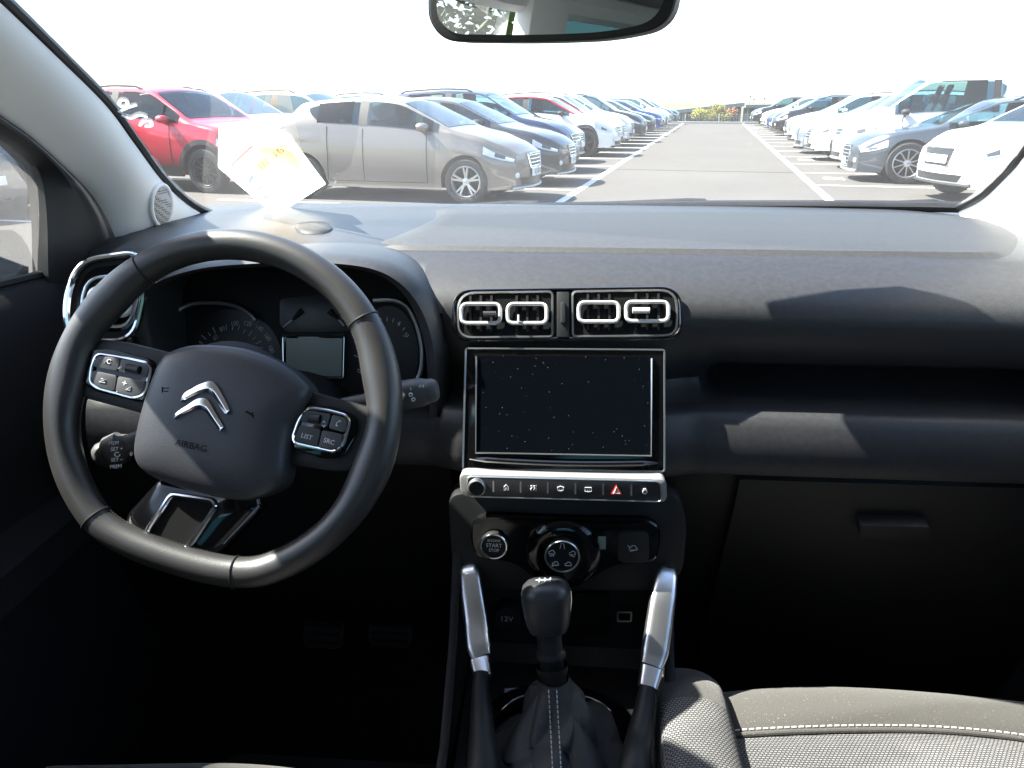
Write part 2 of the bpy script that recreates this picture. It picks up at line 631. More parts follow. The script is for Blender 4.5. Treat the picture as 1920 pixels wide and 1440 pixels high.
class CarShape:
    def __init__(s, v):
        s.__dict__.update(VAR[v])
        s.v = v
        h = s.L / 2
        top = [(-h, s.zt - .40), (-h + .03, s.zt - .05), (s.xt + .02, s.zt + .06), (s.xrr, s.zr - .07), (s.xrr * .35, s.zr), (s.xrf - .30, s.zr - .015), (s.xrf, s.zr - .06),
               (s.xc, s.cowl), (s.xc + .12, s.cowl - .025), (h - .42, s.hood + .03), (h - .12, s.hood - .05), (h, s.nose)]
        s.top = top

    def zt_(s, x):
        a = 0
        for k in range(-4, 5):
            a += interp(s.top, max(-s.L / 2, min(s.L / 2, x + k * .022)))
        return a / 9

    def belt_(s, x):
        b = interp([(-s.L / 2, s.belt2 - .02), (s.xc * -1, s.belt2), (s.xc, s.belt), (s.L / 2 - .5, s.hood - .06), (s.L / 2, s.nose - .06)], x)
        return min(b, s.zt_(x) - .03)

    def w_(s, x):
        h = s.L / 2
        tf = max(0, (x - (h - 1.0)) / 1.0)
        tr = max(0, (-x - (h - .8)) / .8)
        return s.W * (1 - .05 * tf - .20 * tf ** 4 - .03 * tr - .13 * tr ** 4)

    def low_(s, x):
        z = s.clr
        for ax in (s.fa, s.ra):
            R = s.r * 1.17
            dx = x - ax
            if abs(dx) < R:
                z = max(z, s.r * .98 + math.sqrt(R * R - dx * dx))
        return z

    def yside(s, x, z):
        b = s.belt_(x)
        zm = .58
        if z > zm:
            k = (z - zm) / max(.05, b - zm)
            p = 1 - .055 * k * k
        else:
            k = (zm - z) / (zm - s.clr)
            p = 1 - .05 * k * k
        # crease
        p += .010 * math.exp(-((z - (b - .16)) / .03) ** 2)
        return s.w_(x) * p

    def bend(s, x, y, z):
        """rounding of the nose and tail in plan and elevation"""
        h = s.L / 2
        t = sstep(h - .75, h, x)
        q = (abs(y) / s.W) ** 2.2
        x2 = x - t * (.26 * q + .24 * max(0, z - .55) ** 1.2 + .10 * max(0, .36 - z))
        t = sstep(h - .6, h, -x)
        x2 = x2 + t * (.14 * q + .06 * max(0, z - .7) + .10 * max(0, .4 - z))
        return Vector((x2, y, z))

    def sec(s, x):
        b, zt = s.belt_(x), s.zt_(x)
        g_ = max(0, min(1, (zt - b) / (s.zr - b)))
        w = s.w_(x)
        y2 = s.yside(x, b)
        y3 = min(y2 - .01, w * (.89 - .165 * g_))
        z3 = b + (zt - b) * (.90 if g_ > .3 else lerp(.72, .90, g_ / .3))
        return b, zt, y2, y3, z3

    def side(s, x, z):
        return s.bend(x, s.yside(x, z), z)

    def green(s, x, v):
        b, zt, y2, y3, z3 = s.sec(x)
        y = lerp(y2, y3, v) + .02 * math.sin(v * math.pi)
        return s.bend(x, y, lerp(b, z3, v))

    def roof(s, x, u):
        b, zt, y2, y3, z3 = s.sec(x)
        return s.bend(x, y3 * (1 - u), z3 + (zt - z3) * (1 - (1 - u) ** 2))

    def section(s, x):
        z0, b = s.low_(x), s.belt_(x)
        z0 = min(z0, b - .05)
        r = [s.bend(x, s.yside(x, s.clr) * .5, z0)] if False else []
        r += [s.side(x, lerp(z0, b, i / 9)) for i in range(10)]
        r += [s.green(x, v) for v in (.12, .4, .7, .92, 1)]
        r += [s.roof(x, u) for u in (.08, .25, .5, .75, 1)]
        return r

    def stations(s):
        h = s.L / 2
        xs = set()
        n = 58
        for i in range(n + 1):
            xs.add(round(-h + s.L * i / n, 4))
        for ax in (s.fa, s.ra):
            R = s.r * 1.17
            for k in range(17):
                xs.add(round(ax - R * math.cos(math.pi * k / 16), 4))
        for k in (.01, .03, .06):
            xs.add(round(h - k, 4))
            xs.add(round(-h + k, 4))
        return sorted(xs)

    def front(s, y, z, off=0.0):
        p = s.bend(s.L / 2, y, z)
        p.x += off
        return p


def mir(pts):
    return [Vector((p.x, -p.y, p.z)) for p in pts]


def sheet(rows, both=False, th=0.0):
    mb = MB()
    mb.grid(rows)
    return mb


_shape, _mesh = {}, {}


def cached(key, fn):
    if key not in _mesh:
        _mesh[key] = fn()
    return _mesh[key]


def car_win(s):
    return s.xc - .14, s.xrr + (.12 if s.v != 'van' else 1.5), (s.xrf + s.xrr) * .5 + .22


def car_mesh(v, opened=False):
    s = _shape.setdefault(v, CarShape(v))
    mb = MB()
    xs = s.stations()
    rows = [s.section(x) for x in xs]
    xa, xb, xm = car_win(s)

    def hole(i, j):
        x0, x1 = xs[i], xs[i + 1]
        if 10 <= j <= 12:                         # side glass
            if x0 > xb + .14 and x1 < xa - .06 and not (x1 > xm - .10 and x0 < xm + .10):
                return True
        if 15 <= j:                               # windscreen
            if x0 > s.xrf + .02 and x1 < s.xc - .07:
                return True
        return False
    m_ = len(rows[0])
    for R in (rows, [mir(r) for r in rows]):
        fs = []
        for i in range(len(rows) - 1):
            for j in range(m_ - 1):
                if not (opened and hole(i, j)):
                    fs.append((i * m_ + j, i * m_ + j + 1, (i + 1) * m_ + j + 1, (i + 1) * m_ + j))
        mb.add([p for r in R for p in r], fs)
    for x in (xs[0], xs[-1]):
        sec = s.section(x)
        cap = [[s.bend(x, p.y * (1 - 2 * j / 12), p.z) for j in range(13)] for p in sec]
        mb.grid(cap)
    return mb


def off_patch(s, fn, us, vs, off):
    """patch of a surface fn(u,v), lifted outwards by off"""
    rows = []
    for u in us:
        r = []
        for v in vs:
            p = fn(u, v)
            e = 1e-3
            n_ = (fn(u + e, v) - p).cross(fn(u, v + e) - p)
            if n_.length < 1e-12:
                n_ = Vector((0, 1, 0))
            n_.normalize()
            c = p - Vector((0, 0, .7))
            if n_.dot(Vector((p.x * .2, p.y, p.z - .6))) < 0:
                n_ = -n_
            r.append(p + n_ * off)
        rows.append(r)
    return rows


def lin(a, b, n):
    return [a + (b - a) * i / n for i in range(n + 1)]


def wheel_mesh(r, w, style):
    t = MB()
    prof = [(r * .68, -w * .40), (r * .75, -w * .52), (r * .92, -w * .52), (r * .985, -w * .42), (r, -w * .25), (r, w * .25), (r * .985, w * .42), (r * .92, w * .52), (r * .75, w * .52), (r * .68, w * .40)]
    t.lathe(prof, (0, 0, 0), (0, 1, 0), 36, cap=False)
    tm = t.mesh('tyre', M['tyre'])
    q = MB()
    q.m = 1
    q.lathe([(r * .62, -w * .2), (r * .62, w * .10)], (0, 0, 0), (0, 1, 0), 30)
    q.m = 0
    q.lathe([(r * .62, -w * .3), (r * .70, -w * .45), (r * .70, w * .45), (r * .66, w * .49), (r * .62, w * .40), (r * .615, 0)], (0, 0, 0), (0, 1, 0), 36, cap=False)
    q.lathe([(r * .17, w * .1), (r * .17, w * .36), (r * .12, w * .40), (0.002, w * .41)], (0, 0, 0), (0, 1, 0), 20, cap=False)
    n = {'split': 5, 'ten': 10, 'five': 5, 'seven': 7}[style]
    for k in range(n):
        offs = (-.16, .16) if style == 'split' else (0,)
        for da in offs:
            a0 = 2 * math.pi * k / n + .3
            a1 = a0 + da
            wd = r * {'split': .05, 'ten': .035, 'five': .10, 'seven': .06}[style]
            p0 = Vector((math.cos(a0), 0, math.sin(a0))) * r * .12
            p1 = Vector((math.cos(a1), 0, math.sin(a1))) * r * .64
            d = (p1 - p0).normalized()
            sd = Vector((-d.z, 0, d.x)) * wd
            up = Vector((0, w * .36, 0))
            up2 = Vector((0, w * .42, 0))
            q.prism([p0 + sd + up, p0 - sd + up, p1 - sd * .8 + up2, p1 + sd * .8 + up2], (0, -w * .16, 0))
    for k in range(5):
        a = 2 * math.pi * k / 5
        q.m = 1
        q.lathe([(r * .03, w * .37), (r * .03, w * .385)], Vector((math.cos(a), 0, math.sin(a))) * r * .10, (0, 1, 0), 8)
    return tm, q


def parked_car(v, col, label, loc, heading, far=False, rim='split', rimmat='alloy', grille='bars', plate=None, accent=None, privacy=False, card=False, group=None, name='parked_car'):
    """heading: angle of the nose about z from +x"""
    s = _shape.setdefault(v, CarShape(v))
    root = thing(name, label, 'car', loc, heading, group)

    def put(nm, me, parent=root, pos=None, flip=False, lab=None):
        o = bpy.data.objects.new(nm, me)
        C.objects.link(o)
        o.parent = parent
        if pos is not None:
            o.location = pos
        if flip:
            o.rotation_euler = (0, 0, math.pi)
        if lab:
            o['label'] = lab
        return o

    def one(nm, key, fn, m_, **kw):
        return put(nm, cached((v, key, m_.name), lambda: fn().mesh(nm, m_, **kw)))

    body = put('body', cached((v, 'body', col, far), lambda: car_mesh(v, not far).mesh('body', PAINT[col], angle=28)))
    h = s.L / 2

    def under():
        mb = MB()
        mb.box((0, 0, s.clr + .20), (h - .35, s.W * .72, .20))
        for ax in (s.fa, s.ra):
            mb.box((ax, 0, s.r * 1.05 + .12), (s.r * 1.3, s.W * .70, .22))
        return mb
    one('underbody', 'under', under, M['well'], smooth=False)

    # glass
    xa, xb = s.xc - .14, s.xrr + (.12 if v != 'van' else 1.5)
    xm = (s.xrf + s.xrr) * .5 + .22

    def win(x0, x1):
        def f():
            mb = MB()
            rows = []
            for x in lin(x0, x1, 14):
                k = max(0, (xb + .32 - x) / .32) if x1 == xb else 0
                lo = .10 + .55 * k ** 2.2
                hi = .90 - .12 * k ** 2
                rows += off_patch(s, s.green, [x], lin(lo, hi, 5), .006)
            mb.grid(rows)
            return mb
        return f

    def mirr(f):
        def g_():
            mb = f()
            mb.v = [(a, -b, c) for a, b, c in mb.v]
            return mb
        return g_
    splits = [(xa - .02, s.xc - .42), (s.xc - .46, xm + .07), (xm - .07, xb)]
    for i, (x0, x1) in enumerate(splits):
        mm = M['cglass2'] if (privacy and i == 2) else (M['cglass'] if far else M['cclear'])
        one('side_window', 'win%d' % i, win(x0, x1), mm)
        one('side_window', 'winR%d' % i, mirr(win(x0, x1)), mm)

    def pil():
        mb = MB()
        mb.grid(off_patch(s, s.green, lin(xm - .068, xm + .068, 3), lin(.08, .92, 4), .005))
        return mb
    one('door_pillar', 'pil', pil, M['trimblack'])
    one('door_pillar', 'pilR', mirr(pil), M['trimblack'])

    def ws():
        mb = MB()
        for sg in (1, -1):
            rows = off_patch(s, s.roof, lin(s.xc - .05, s.xrf + .02, 10), lin(.10, 1, 6), .006)
            mb.grid(rows if sg > 0 else [mir(r) for r in rows])
        return mb
    one('windscreen', 'ws', ws, M['cglass'] if far else M['cclear'])

    def rw():
        mb = MB()
        for sg in (1, -1):
            rows = off_patch(s, s.roof, lin(s.xrr - .03, s.xt + .05, 6), lin(.15, 1, 6), .006)
            mb.grid(rows if sg > 0 else [mir(r) for r in rows])
        return mb
    one('rear_window', 'rw', rw, M['cglass2'])

    if not far:
        def tub():
            mb = MB()
            mb.box(((s.xc + s.xrr) / 2 - .05, 0, s.belt - .22), ((s.xc - s.xrr) / 2 - .05, s.W * .80, .12))
            mb.box((s.xc - .22, 0, s.belt - .04), (.20, s.W * .78, .07))
            return mb
        one('cabin_tub', 'tub', tub, M['well'], smooth=False)

        def cseat(x, y):
            def f():
                mb = MB()
                z0, z1 = s.belt - .12, s.zr - .42
                rows = []
                for t, w_, d_ in ((0, .24, .09), (.5, .23, .07), (.92, .19, .055), (1.0, .12, .05), (1.02, .11, .04), (1.05, .11, .05), (1.30, .12, .055), (1.38, .09, .04)):
                    z = lerp(z0, z1, t)
                    rows.append([Vector((x - .16 * t + d_ * math.copysign(abs(math.cos(a)) ** .7, math.cos(a)), y + w_ * math.copysign(abs(math.sin(a)) ** .7, math.sin(a)), z)) for a in [2 * math.pi * k / 16 for k in range(16)]])
                mb.grid(rows, closed_u=True)
                mb.add(rows[-1], [tuple(range(16))])
                return mb
            return f
        for i_, (x_, y_) in enumerate(((s.xrf - .25, .36), (s.xrf - .25, -.36), (s.xrr + .62, .36), (s.xrr + .62, -.36))):
            one('seat', 'seat%d' % i_, cseat(x_, y_), M['cseat'])
    # lamps
    zl = s.nose - .0

    def lamp(kind):
        def f():
            mb = MB()
            rows = []
            big = 1.25 if v == 'van' else 1.0
            for i in range(11):
                k = i / 10
                x = lerp(h - .015, h - .50 * big, k)
                zb = lerp(zl - .10, zl + .01, k) + (.0 if kind == 0 else .022)
                zt = lerp(zl + .045, zl + .12, k) - .02 * (k - .5) ** 2 - (.0 if kind == 0 else .03)
                zt = min(zt, s.belt_(x) - .005)
                zb = min(zb, zt - .012)
                r = []
                for j in range(5):
                    z = lerp(zb, zt, j / 4)
                    p = s.side(x, z)
                    p2 = p + Vector((.5, 1, 0)).normalized() * (.008 if kind == 0 else .012)
                    r.append(p2)
                rows.append(r)
            if kind == 1:
                rows = rows[2:6]
            mb.grid(rows)
            return mb
        return f
    for sg in (0, 1):
        w_ = (lambda f: f) if sg == 0 else mirr
        o = one('headlight', 'lamp%d' % sg, w_(lamp(0)), M['lamp'])
        if not far:
            q = bpy.data.objects.new('lamp_core', cached((v, 'core%d' % sg), lambda: w_(lamp(1))().mesh('lamp_core', M['lampdark'])))
            C.objects.link(q)
            q.parent = o

    # grille
    gw = {'bars': .34, 'big': .40, 'slim': .46, 'shield': .36}[grille]
    gz0, gz1 = {'bars': (-.20, .0), 'big': (-.36, .02), 'slim': (-.10, .03), 'shield': (-.22, .03)}[grille]

    def fpatch(w0, w1, z0, z1, off, nx=12, nz=4):
        mb = MB()
        mb.grid([[s.front(lerp(-lerp(w0, w1, i / nz), lerp(w0, w1, i / nz), j / nx), lerp(z0, z1, i / nz), off) for j in range(nx + 1)] for i in range(nz + 1)])
        return mb
    gr = one('grille', 'gr' + grille, lambda: fpatch(gw * .82, gw, zl + gz0, zl + gz1, .008), M['grilleblk'])
    nb = {'bars': 4, 'big': 6, 'slim': 1, 'shield': 0}[grille]
    if not far:
        def bars():
            mb = MB()
            for i in range(nb):
                z = lerp(zl + gz0, zl + gz1, (i + .5) / nb)
                w_ = lerp(gw * .82, gw, (i + .5) / nb) * .97
                mb.tube([s.front(lerp(-w_, w_, j / 12), z, .012) for j in range(13)], .008, 6)
            pts = [s.front(lerp(-gw * .82, gw * .82, j / 10), zl + gz0, .012) for j in range(11)] + [s.front(lerp(gw, -gw, j / 10), zl + gz1, .012) for j in range(11)]
            mb.tube(pts, .011, 6, closed=True)
            return mb
        q = bpy.data.objects.new('grille_bars', cached((v, 'bars' + grille), lambda: bars().mesh('grille_bars', M['chrome'])))
        C.objects.link(q)
        q.parent = gr
    one('lower_grille', 'lgr', lambda: fpatch(.50, .56, s.clr + .06, s.clr + .16, .008), M['grilleblk'])
    if not far:
        def lip():
            mb = MB()
            mb.tube([s.front(lerp(-.70, .70, j / 16), s.clr + .025, .02) for j in range(17)], .022, 6)
            return mb
        one('bumper_lip', 'lip', lip, M['trimblack' if s.clad else 'matte_metal'])

        def fog(sg):
            def f():
                mb = MB()
                p = s.front(sg * .62, s.clr + .20, .004)
                mb.lathe([(.040, -.02), (.040, .006), (.032, .009), (.0, .005)], p, (1, sg * .55, 0), 16, cap=False)
                return mb
            return f
        one('fog_light', 'fog1', fog(1), M['lamp'])
        one('fog_light', 'fog-1', fog(-1), M['lamp'])
    pz = zl + (gz0 - .06 if grille in ('slim', 'bars') else gz0 + .10)
    pl = one('number_plate', 'plate' + grille, lambda: MB().grid([[s.front(y, z, .022) for y in lin(-.26, .26, 6)] for z in (pz - .055, pz + .055)]), M['plate'])
    if plate:
        mb = MB()
        p = s.front(0, pz, .026)
        add_text(mb, plate, p, Vector((0, 1, 0)), Vector((0, 0, 1)), .105, .8)
        q = mb.build('plate_text', M['printdark'], smooth=False)
        q.parent = pl

    # mirrors
    def dm(sg):
        def f():
            mb = MB()
            p = s.green(s.xc - .36, .0) + Vector((0, .10, .07))
            out = [p + Vector((.05 * c, .095 * d, .065 * e)) for c, d, e in ()]
            prof = ell(0, 0, .10, .062, 16)
            rows = []
            for k, (sc, dx) in enumerate(((.92, -.05), (1, -.03), (.96, .03), (.75, .07), (.35, .09), (.03, .095))):
                rows.append([p + Vector((dx, a * sc, b * sc)) for a, b in prof])
            mb.grid(rows, closed_u=True)
            mb.add(rows[0], [tuple(range(16))])
            mb.tube([p + Vector((0, -.02, -.05)), p + Vector((0, -.11, -.075))], .025, 8)
            if sg < 0:
                mb.v = [(a, -b, c) for a, b, c in mb.v]
            return mb
        return f
    pm = PAINT[col] if v in ('hatch', 'estate', 'suv') and not accent else M['trimblack']
    one('door_mirror', 'dm1' + pm.name, dm(1), pm)
    one('door_mirror', 'dm-1' + pm.name, dm(-1), pm)

    # door seams and handles
    if not far:
        def seams():
            mb = MB()
            for x in (s.xc - .45 + .12, xm, s.ra + s.r * 1.35):
                zs = lin(s.clr + .09, s.belt_(x) - .01, 8)
                cx = 0.0
                mb.tube([s.side(x + (-.10 * max(0, (.55 - z)) if x < -.5 else 0), z) + Vector((0, .0015, 0)) for z in zs], .005, 5)
            mb.tube([s.side(x, s.clr + .085) + Vector((0, .0015, 0)) for x in lin(s.xc - .33, s.ra + s.r * 1.36, 12)], .004, 5)
            return mb
        one('door_seam', 'seam', seams, M['grilleblk'])
        one('door_seam', 'seamR', mirr(seams), M['grilleblk'])

        def handle(x):
            def f():
                mb = MB()
                z = s.belt_(x) - .11
                mb.tube([s.side(x + dx, z) + Vector((0, dy, 0)) for dx, dy in ((-.11, .0), (-.09, .022), (0, .032), (.09, .022), (.11, 0))], [.010, .016, .019, .016, .010], 8)
                return mb
            return f
        for i, x in enumerate((xm + .16, xb - .02)):
            one('door_handle', 'hd%d' % i, handle(x), PAINT[col])
    if s.clad:
        def arch(ax):
            def f():
                mb = MB()
                R = s.r * 1.19
                r0, r1, r2 = [], [], []
                for k in range(25):
                    a = math.pi * k / 24
                    x = ax + R * math.cos(a)
                    z = s.r * .98 + R * math.sin(a)
                    x2 = ax + R * 1.17 * math.cos(a)
                    z2 = s.r * .98 + R * 1.17 * math.sin(a)
                    y, y2 = s.side(x, z).y, s.side(x2, z2).y
                    r0.append(Vector((s.side(x, z).x, y - .06, z)))
                    r1.append(Vector((s.side(x, z).x, y + .016, z)))
                    r2.append(Vector((s.side(x2, z2).x, y2 + .012, z2)))
                mb.grid([r0, r1, r2])
                return mb
            return f

        def sill():
            mb = MB()
            mb.grid([[s.side(x, z) + Vector((0, .012, 0)) for x in lin(s.fa - s.r * 1.25, s.ra + s.r * 1.25, 14)] for z in (s.clr - .005, s.clr + .09, s.clr + .16)])
            return mb
        for nm, ax in (('af', s.fa), ('ar', s.ra)):
            one('wheel_arch', nm, arch(ax), M['trimblack'])
            one('wheel_arch', nm + 'R', mirr(arch(ax)), M['trimblack'])
        one('sill_trim', 'sill', sill, M['trimblack'])
        one('sill_trim', 'sillR', mirr(sill), M['trimblack'])
    if s.rail:
        def rail():
            mb = MB()
            xs = lin(s.xrf - .25, s.xrr + .1, 12)
            mb.tube([s.roof(x, .07) + Vector((0, 0, .035 if 0 < i < 12 else .0)) for i, x in enumerate(xs)], .016, 6)
            return mb
        one('roof_rail', 'rail', rail, M['trimblack'])
        one('roof_rail', 'railR', mirr(rail), M['trimblack'])
    if accent:
        def acc():
            mb = MB()
            pts = [s.green(x, .985) + Vector((0, .012, 0)) for x in lin(s.xc - .05, s.xrr + .05, 24)]
            mb.tube(pts, .026, 8)
            return mb
        one('roof_trim', 'acc', acc, PAINT[accent])
        one('roof_trim', 'accR', mirr(acc), PAINT[accent])
    if card:
        mb = MB()
        x0 = xm - .35
        rows = off_patch(s, s.green, lin(x0, x0 - .22, 2), lin(.2, .8, 3), .012)
        mb.grid(rows)
        put('price_card', mb.mesh('price_card', M['card']))
        mb = MB()
        mb.grid([mir(r) for r in rows])
        put('price_card', mb.mesh('price_card', M['card']))
    # wheels
    wd = .21
    tm, q = cached((s.r, rim), lambda: wheel_mesh(s.r, wd, rim))
    rm = cached((s.r, rim, rimmat), lambda: q.mesh('rim', [M[rimmat], M['well']], angle=40))
    for ax in (s.fa, s.ra):
        for sg in (1, -1):
            o = put('wheel', tm, pos=(ax, sg * (s.W - .115), s.r), flip=(sg < 0))
            k = bpy.data.objects.new('rim', rm)
            C.objects.link(k)
            k.parent = o
    return root


M['card'] = mat('pale_green_card', (.55, .66, .62), .7)
HR = math.atan2(Lr.y, Lr.x)          # nose to the right of the lane
HL = HR + math.pi


def left_car(k, v, col, label, dt=0.0, ds=0.0, rot=0.0, **kw):
    s = VAR[v]
    return parked_car(v, col, label, lane(11.5 + k * BAY + ds, -2.5 + dt - s['L'] / 2, .004), HR + rot, **kw)


def right_car(k, v, col, label, dt=0.0, ds=0.0, rot=0.0, **kw):
    s = VAR[v]
    return parked_car(v, col, label, lane(13.45 + k * 2.7 + ds, 2.45 + dt + s['L'] / 2, .004), HL + rot, **kw)


GL, GR_, G2 = 'cars parked in the left bays', 'cars parked in the right bays', 'cars parked in the row behind'
left_car(0, 'hatch', 'champagne', 'beige silver hatchback with split-spoke alloys beside the white lane line', group=GL, grille='bars', rot=-.03, plate='AQ-308-LM')
left_car(1, 'compact', 'graphite', 'dark graphite hatchback with chrome grille behind the beige hatchback', dt=.1, group=GL, grille='bars', rim='five', plate='CP-114-RT')
left_car(2, 'suv', 'navy', 'dark blue tall crossover with roof rails towering over the beige hatchback', dt=-.25, group=GL, rim='ten', grille='slim', plate='DE-552-KH')
left_car(3, 'compact', 'white', 'white hatchback between the dark blue crossover and the red-lined white one', dt=-.55, group=GL, rim='five')
left_car(4, 'crossover', 'white', 'white crossover with red roof line and black wheels', dt=.05, group=GL, rim='five', rimmat='alloydark', grille='slim', accent='red', privacy=True, plate='FT-207-ZA')
left_car(5, 'suv', 'white', 'white crossover right behind the one with the red roof line', dt=-.1, group=GL, rim='ten', grille='big')
left_car(6, 'suv', 'pearl', 'pearl white crossover parked next to a black one in the left bays', dt=-.1, group=GL, rim='five', far=True)
left_car(7, 'suv', 'black', 'black crossover third beyond the red-lined white car', dt=.1, group=GL, rim='ten', far=True)
left_car(8, 'compact', 'silver', 'silver hatchback hidden between the black crossover and a black hatchback', dt=-.1, group=GL, far=True)
left_car(9, 'hatch', 'black', 'small black hatchback two bays before the bright blue car', dt=.05, group=GL, far=True)
left_car(10, 'hatch', 'white', 'small white hatchback just before the bright blue car', dt=-.4, group=GL, far=True)
left_car(11, 'compact', 'blue', 'bright blue hatchback with silver wheels in the left bays', dt=.1, group=GL, rim='five', grille='slim')
left_car(12, 'compact', 'icegrey', 'ice grey hatchback just beyond the bright blue car', dt=.1, group=GL, far=True)
left_car(13, 'suv', 'white', 'white crossover near the far end of the left bays', dt=.1, group=GL, far=True)
left_car(14, 'compact', 'pearl', 'pearl hatchback near the far end of the left bays', dt=.0, group=GL, far=True)
left_car(15, 'suv', 'black', 'black crossover near the far end of the left bays', dt=.0, group=GL, far=True)
left_car(16, 'hatch', 'teal', 'small teal hatchback last in the left bays', dt=.25, group=GL, far=True)

right_car(0, 'crossover', 'white', 'white crossover with shield grille at the windscreen corner', dt=.62, group=GR_, grille='shield', rim='five', card=True, rot=.30)
right_car(1, 'estate', 'steel', 'steel grey estate with large barred grille and multi-spoke wheels', dt=-.05, group=GR_, grille='big', rim='ten', card=True)
right_car(2, 'van', 'white', 'tall white van behind the steel grey estate', dt=.1, group=GR_, grille='slim', rim='five', card=True)
right_car(3, 'suv', 'white', 'white crossover next to the tall white van', dt=-.2, group=GR_, grille='big')
right_car(4, 'compact', 'icegrey', 'ice grey hatchback two bays beyond the tall white van', dt=-.2, group=GR_, grille='bars')
right_car(5, 'suv', 'pearl', 'pearl crossover with round lamps three bays beyond the van', dt=-.2, group=GR_, grille='bars')
right_car(6, 'suv', 'white', 'white crossover two bays before the black crossover in the right bays', dt=.1, group=GR_, grille='big', far=True)
right_car(7, 'compact', 'silver', 'silver hatchback just before the black crossover in the right bays', dt=.1, group=GR_, far=True)
right_car(8, 'suv', 'black', 'black crossover with silver wheels amid white cars', dt=-.1, ds=1.8, group=GR_, rim='five', card=True)
right_car(9, 'hatch', 'navy', 'small navy hatchback just beyond the black crossover', ds=1.8, group=GR_, far=True)
right_car(10, 'compact', 'blue', 'blue hatchback two bays beyond the black crossover', ds=1.8, group=GR_, far=True)
right_car(11, 'suv', 'white', 'white crossover near the far end of the right bays', ds=1.8, group=GR_, far=True)
right_car(12, 'hatch', 'white', 'small white hatchback near the far end of the right bays', ds=1.8, group=GR_, far=True)
right_car(14, 'suv', 'black', 'black crossover last in the right bays beside the shrubs', dt=-.4, ds=.9, group=GR_, rim='five')


def row2(s, t, v, col, label, rot=0.0, **kw):
    return parked_car(v, col, label, lane(s, t - VAR[v]['L'] / 2, .004), HR + rot, group=G2, **kw)


def rowc(s, t, v, col, label, rot=0.0, **kw):
    return parked_car(v, col, label, lane(s, t, .004), HR + rot, group=G2, **kw)


rowc(12.0, -8.96, 'suv', 'red', 'red crossover with dark multi-spoke wheels beyond the windscreen pillar', rot=-.10, rim='ten', rimmat='alloydark', grille='bars')
rowc(10.10, -10.15, 'hatch', 'white', 'white hatchback with black grille and plate beside the red crossover', rot=-.20, plate='BZ-433-HR', grille='big')
row2(15.6, -8.2, 'suv', 'white', 'white crossover behind the red one', far=True)
row2(18.0, -7.5, 'suv', 'pearl', 'pearl crossover two bays behind the red one', far=True)
row2(20.6, -7.5, 'compact', 'white', 'white hatchback three bays behind the red crossover', far=True)
row2(23.2, -7.5, 'suv', 'icegrey', 'ice grey crossover far behind the red one', far=True)
rowc(8.15, -10.6, 'suv', 'black', 'black crossover seen through the driver door window', rot=-.20, far=True)

# ------------------------------------------------------------------ far end: fence, shrubs, sheds, masts
M['fencewire'] = mat('pale_fence_wire', (.42, .44, .42), .6, .3)
M['shed'] = mat('dark_sheet_metal', (.085, .092, .10), .5, .3, var=.15, vscale=2)
M['shedroof'] = mat('grey_roof_sheet', (.13, .14, .15), .45, .4)
M['leaf_y'] = mat('yellow_green_leaves', (.24, .22, .05), .8, var=.5, vscale=1.2)
M['leaf_r'] = mat('rusty_leaves', (.24, .11, .06), .8, var=.4, vscale=2)
M['leaf_g'] = mat('green_leaves', (.055, .085, .022), .7, var=.5, vscale=1.2)
M['bark'] = mat('bark', (.08, .06, .045), .9, bump=.5, bscale=30)
M['kerb'] = mat('concrete_kerb', (.30, .30, .29), .9, var=.1, vscale=3)
fe = thing('wire_fence', 'low pale mesh fence with posts at the far end of the lane', 'fence', lane(55.8, 0))
for i in range(14):
    t = -13 + i * 2.2
    MB().box(lane(55.8, t, .31), (.03, .03, .31)).build('fence_post', M['fencewire'], fe, smooth=False)
    mb = MB()
    for zz in (.10, .22, .34, .46, .58):
        a, b = lane(55.8, t, zz), lane(55.8, t + 2.2, zz)
        mb.tube([a, b], .008, 4)
    for q in range(1, 12):
        a = lane(55.8, t + 2.2 * q / 12, .08)
        mb.tube([a, a + Vector((0, 0, .52))], .006, 4)
    mb.build('mesh_panel', M['fencewire'], fe, smooth=False)
mb = MB()
mb.box((0, 0, .06), (.10, 16, .07), None)
mb.v = [tuple(lane(55.2 + x, y + 0, z)) for x, y, z in mb.v]
mb.build('kerb', M['kerb'], kind='structure', bevel=.01)


def leaf_cloud(mb, c, rad, n, size, rr):
    for _ in range(n):
        d = Vector((rr.gauss(0, 1), rr.gauss(0, 1), rr.gauss(0, 1))).normalized() * (rr.random() ** .4)
        p = Vector(c) + Vector((d.x * rad[0], d.y * rad[1], d.z * rad[2]))
        a = Vector((rr.gauss(0, 1), rr.gauss(0, 1), rr.gauss(0, 1))).normalized()
        b = a.orthogonal().normalized()
        k = size * rr.uniform(.6, 1.3)
        mb.add([p - a * k, p + b * k * .45, p + a * k, p - b * k * .45], [(0, 1, 2, 3)])


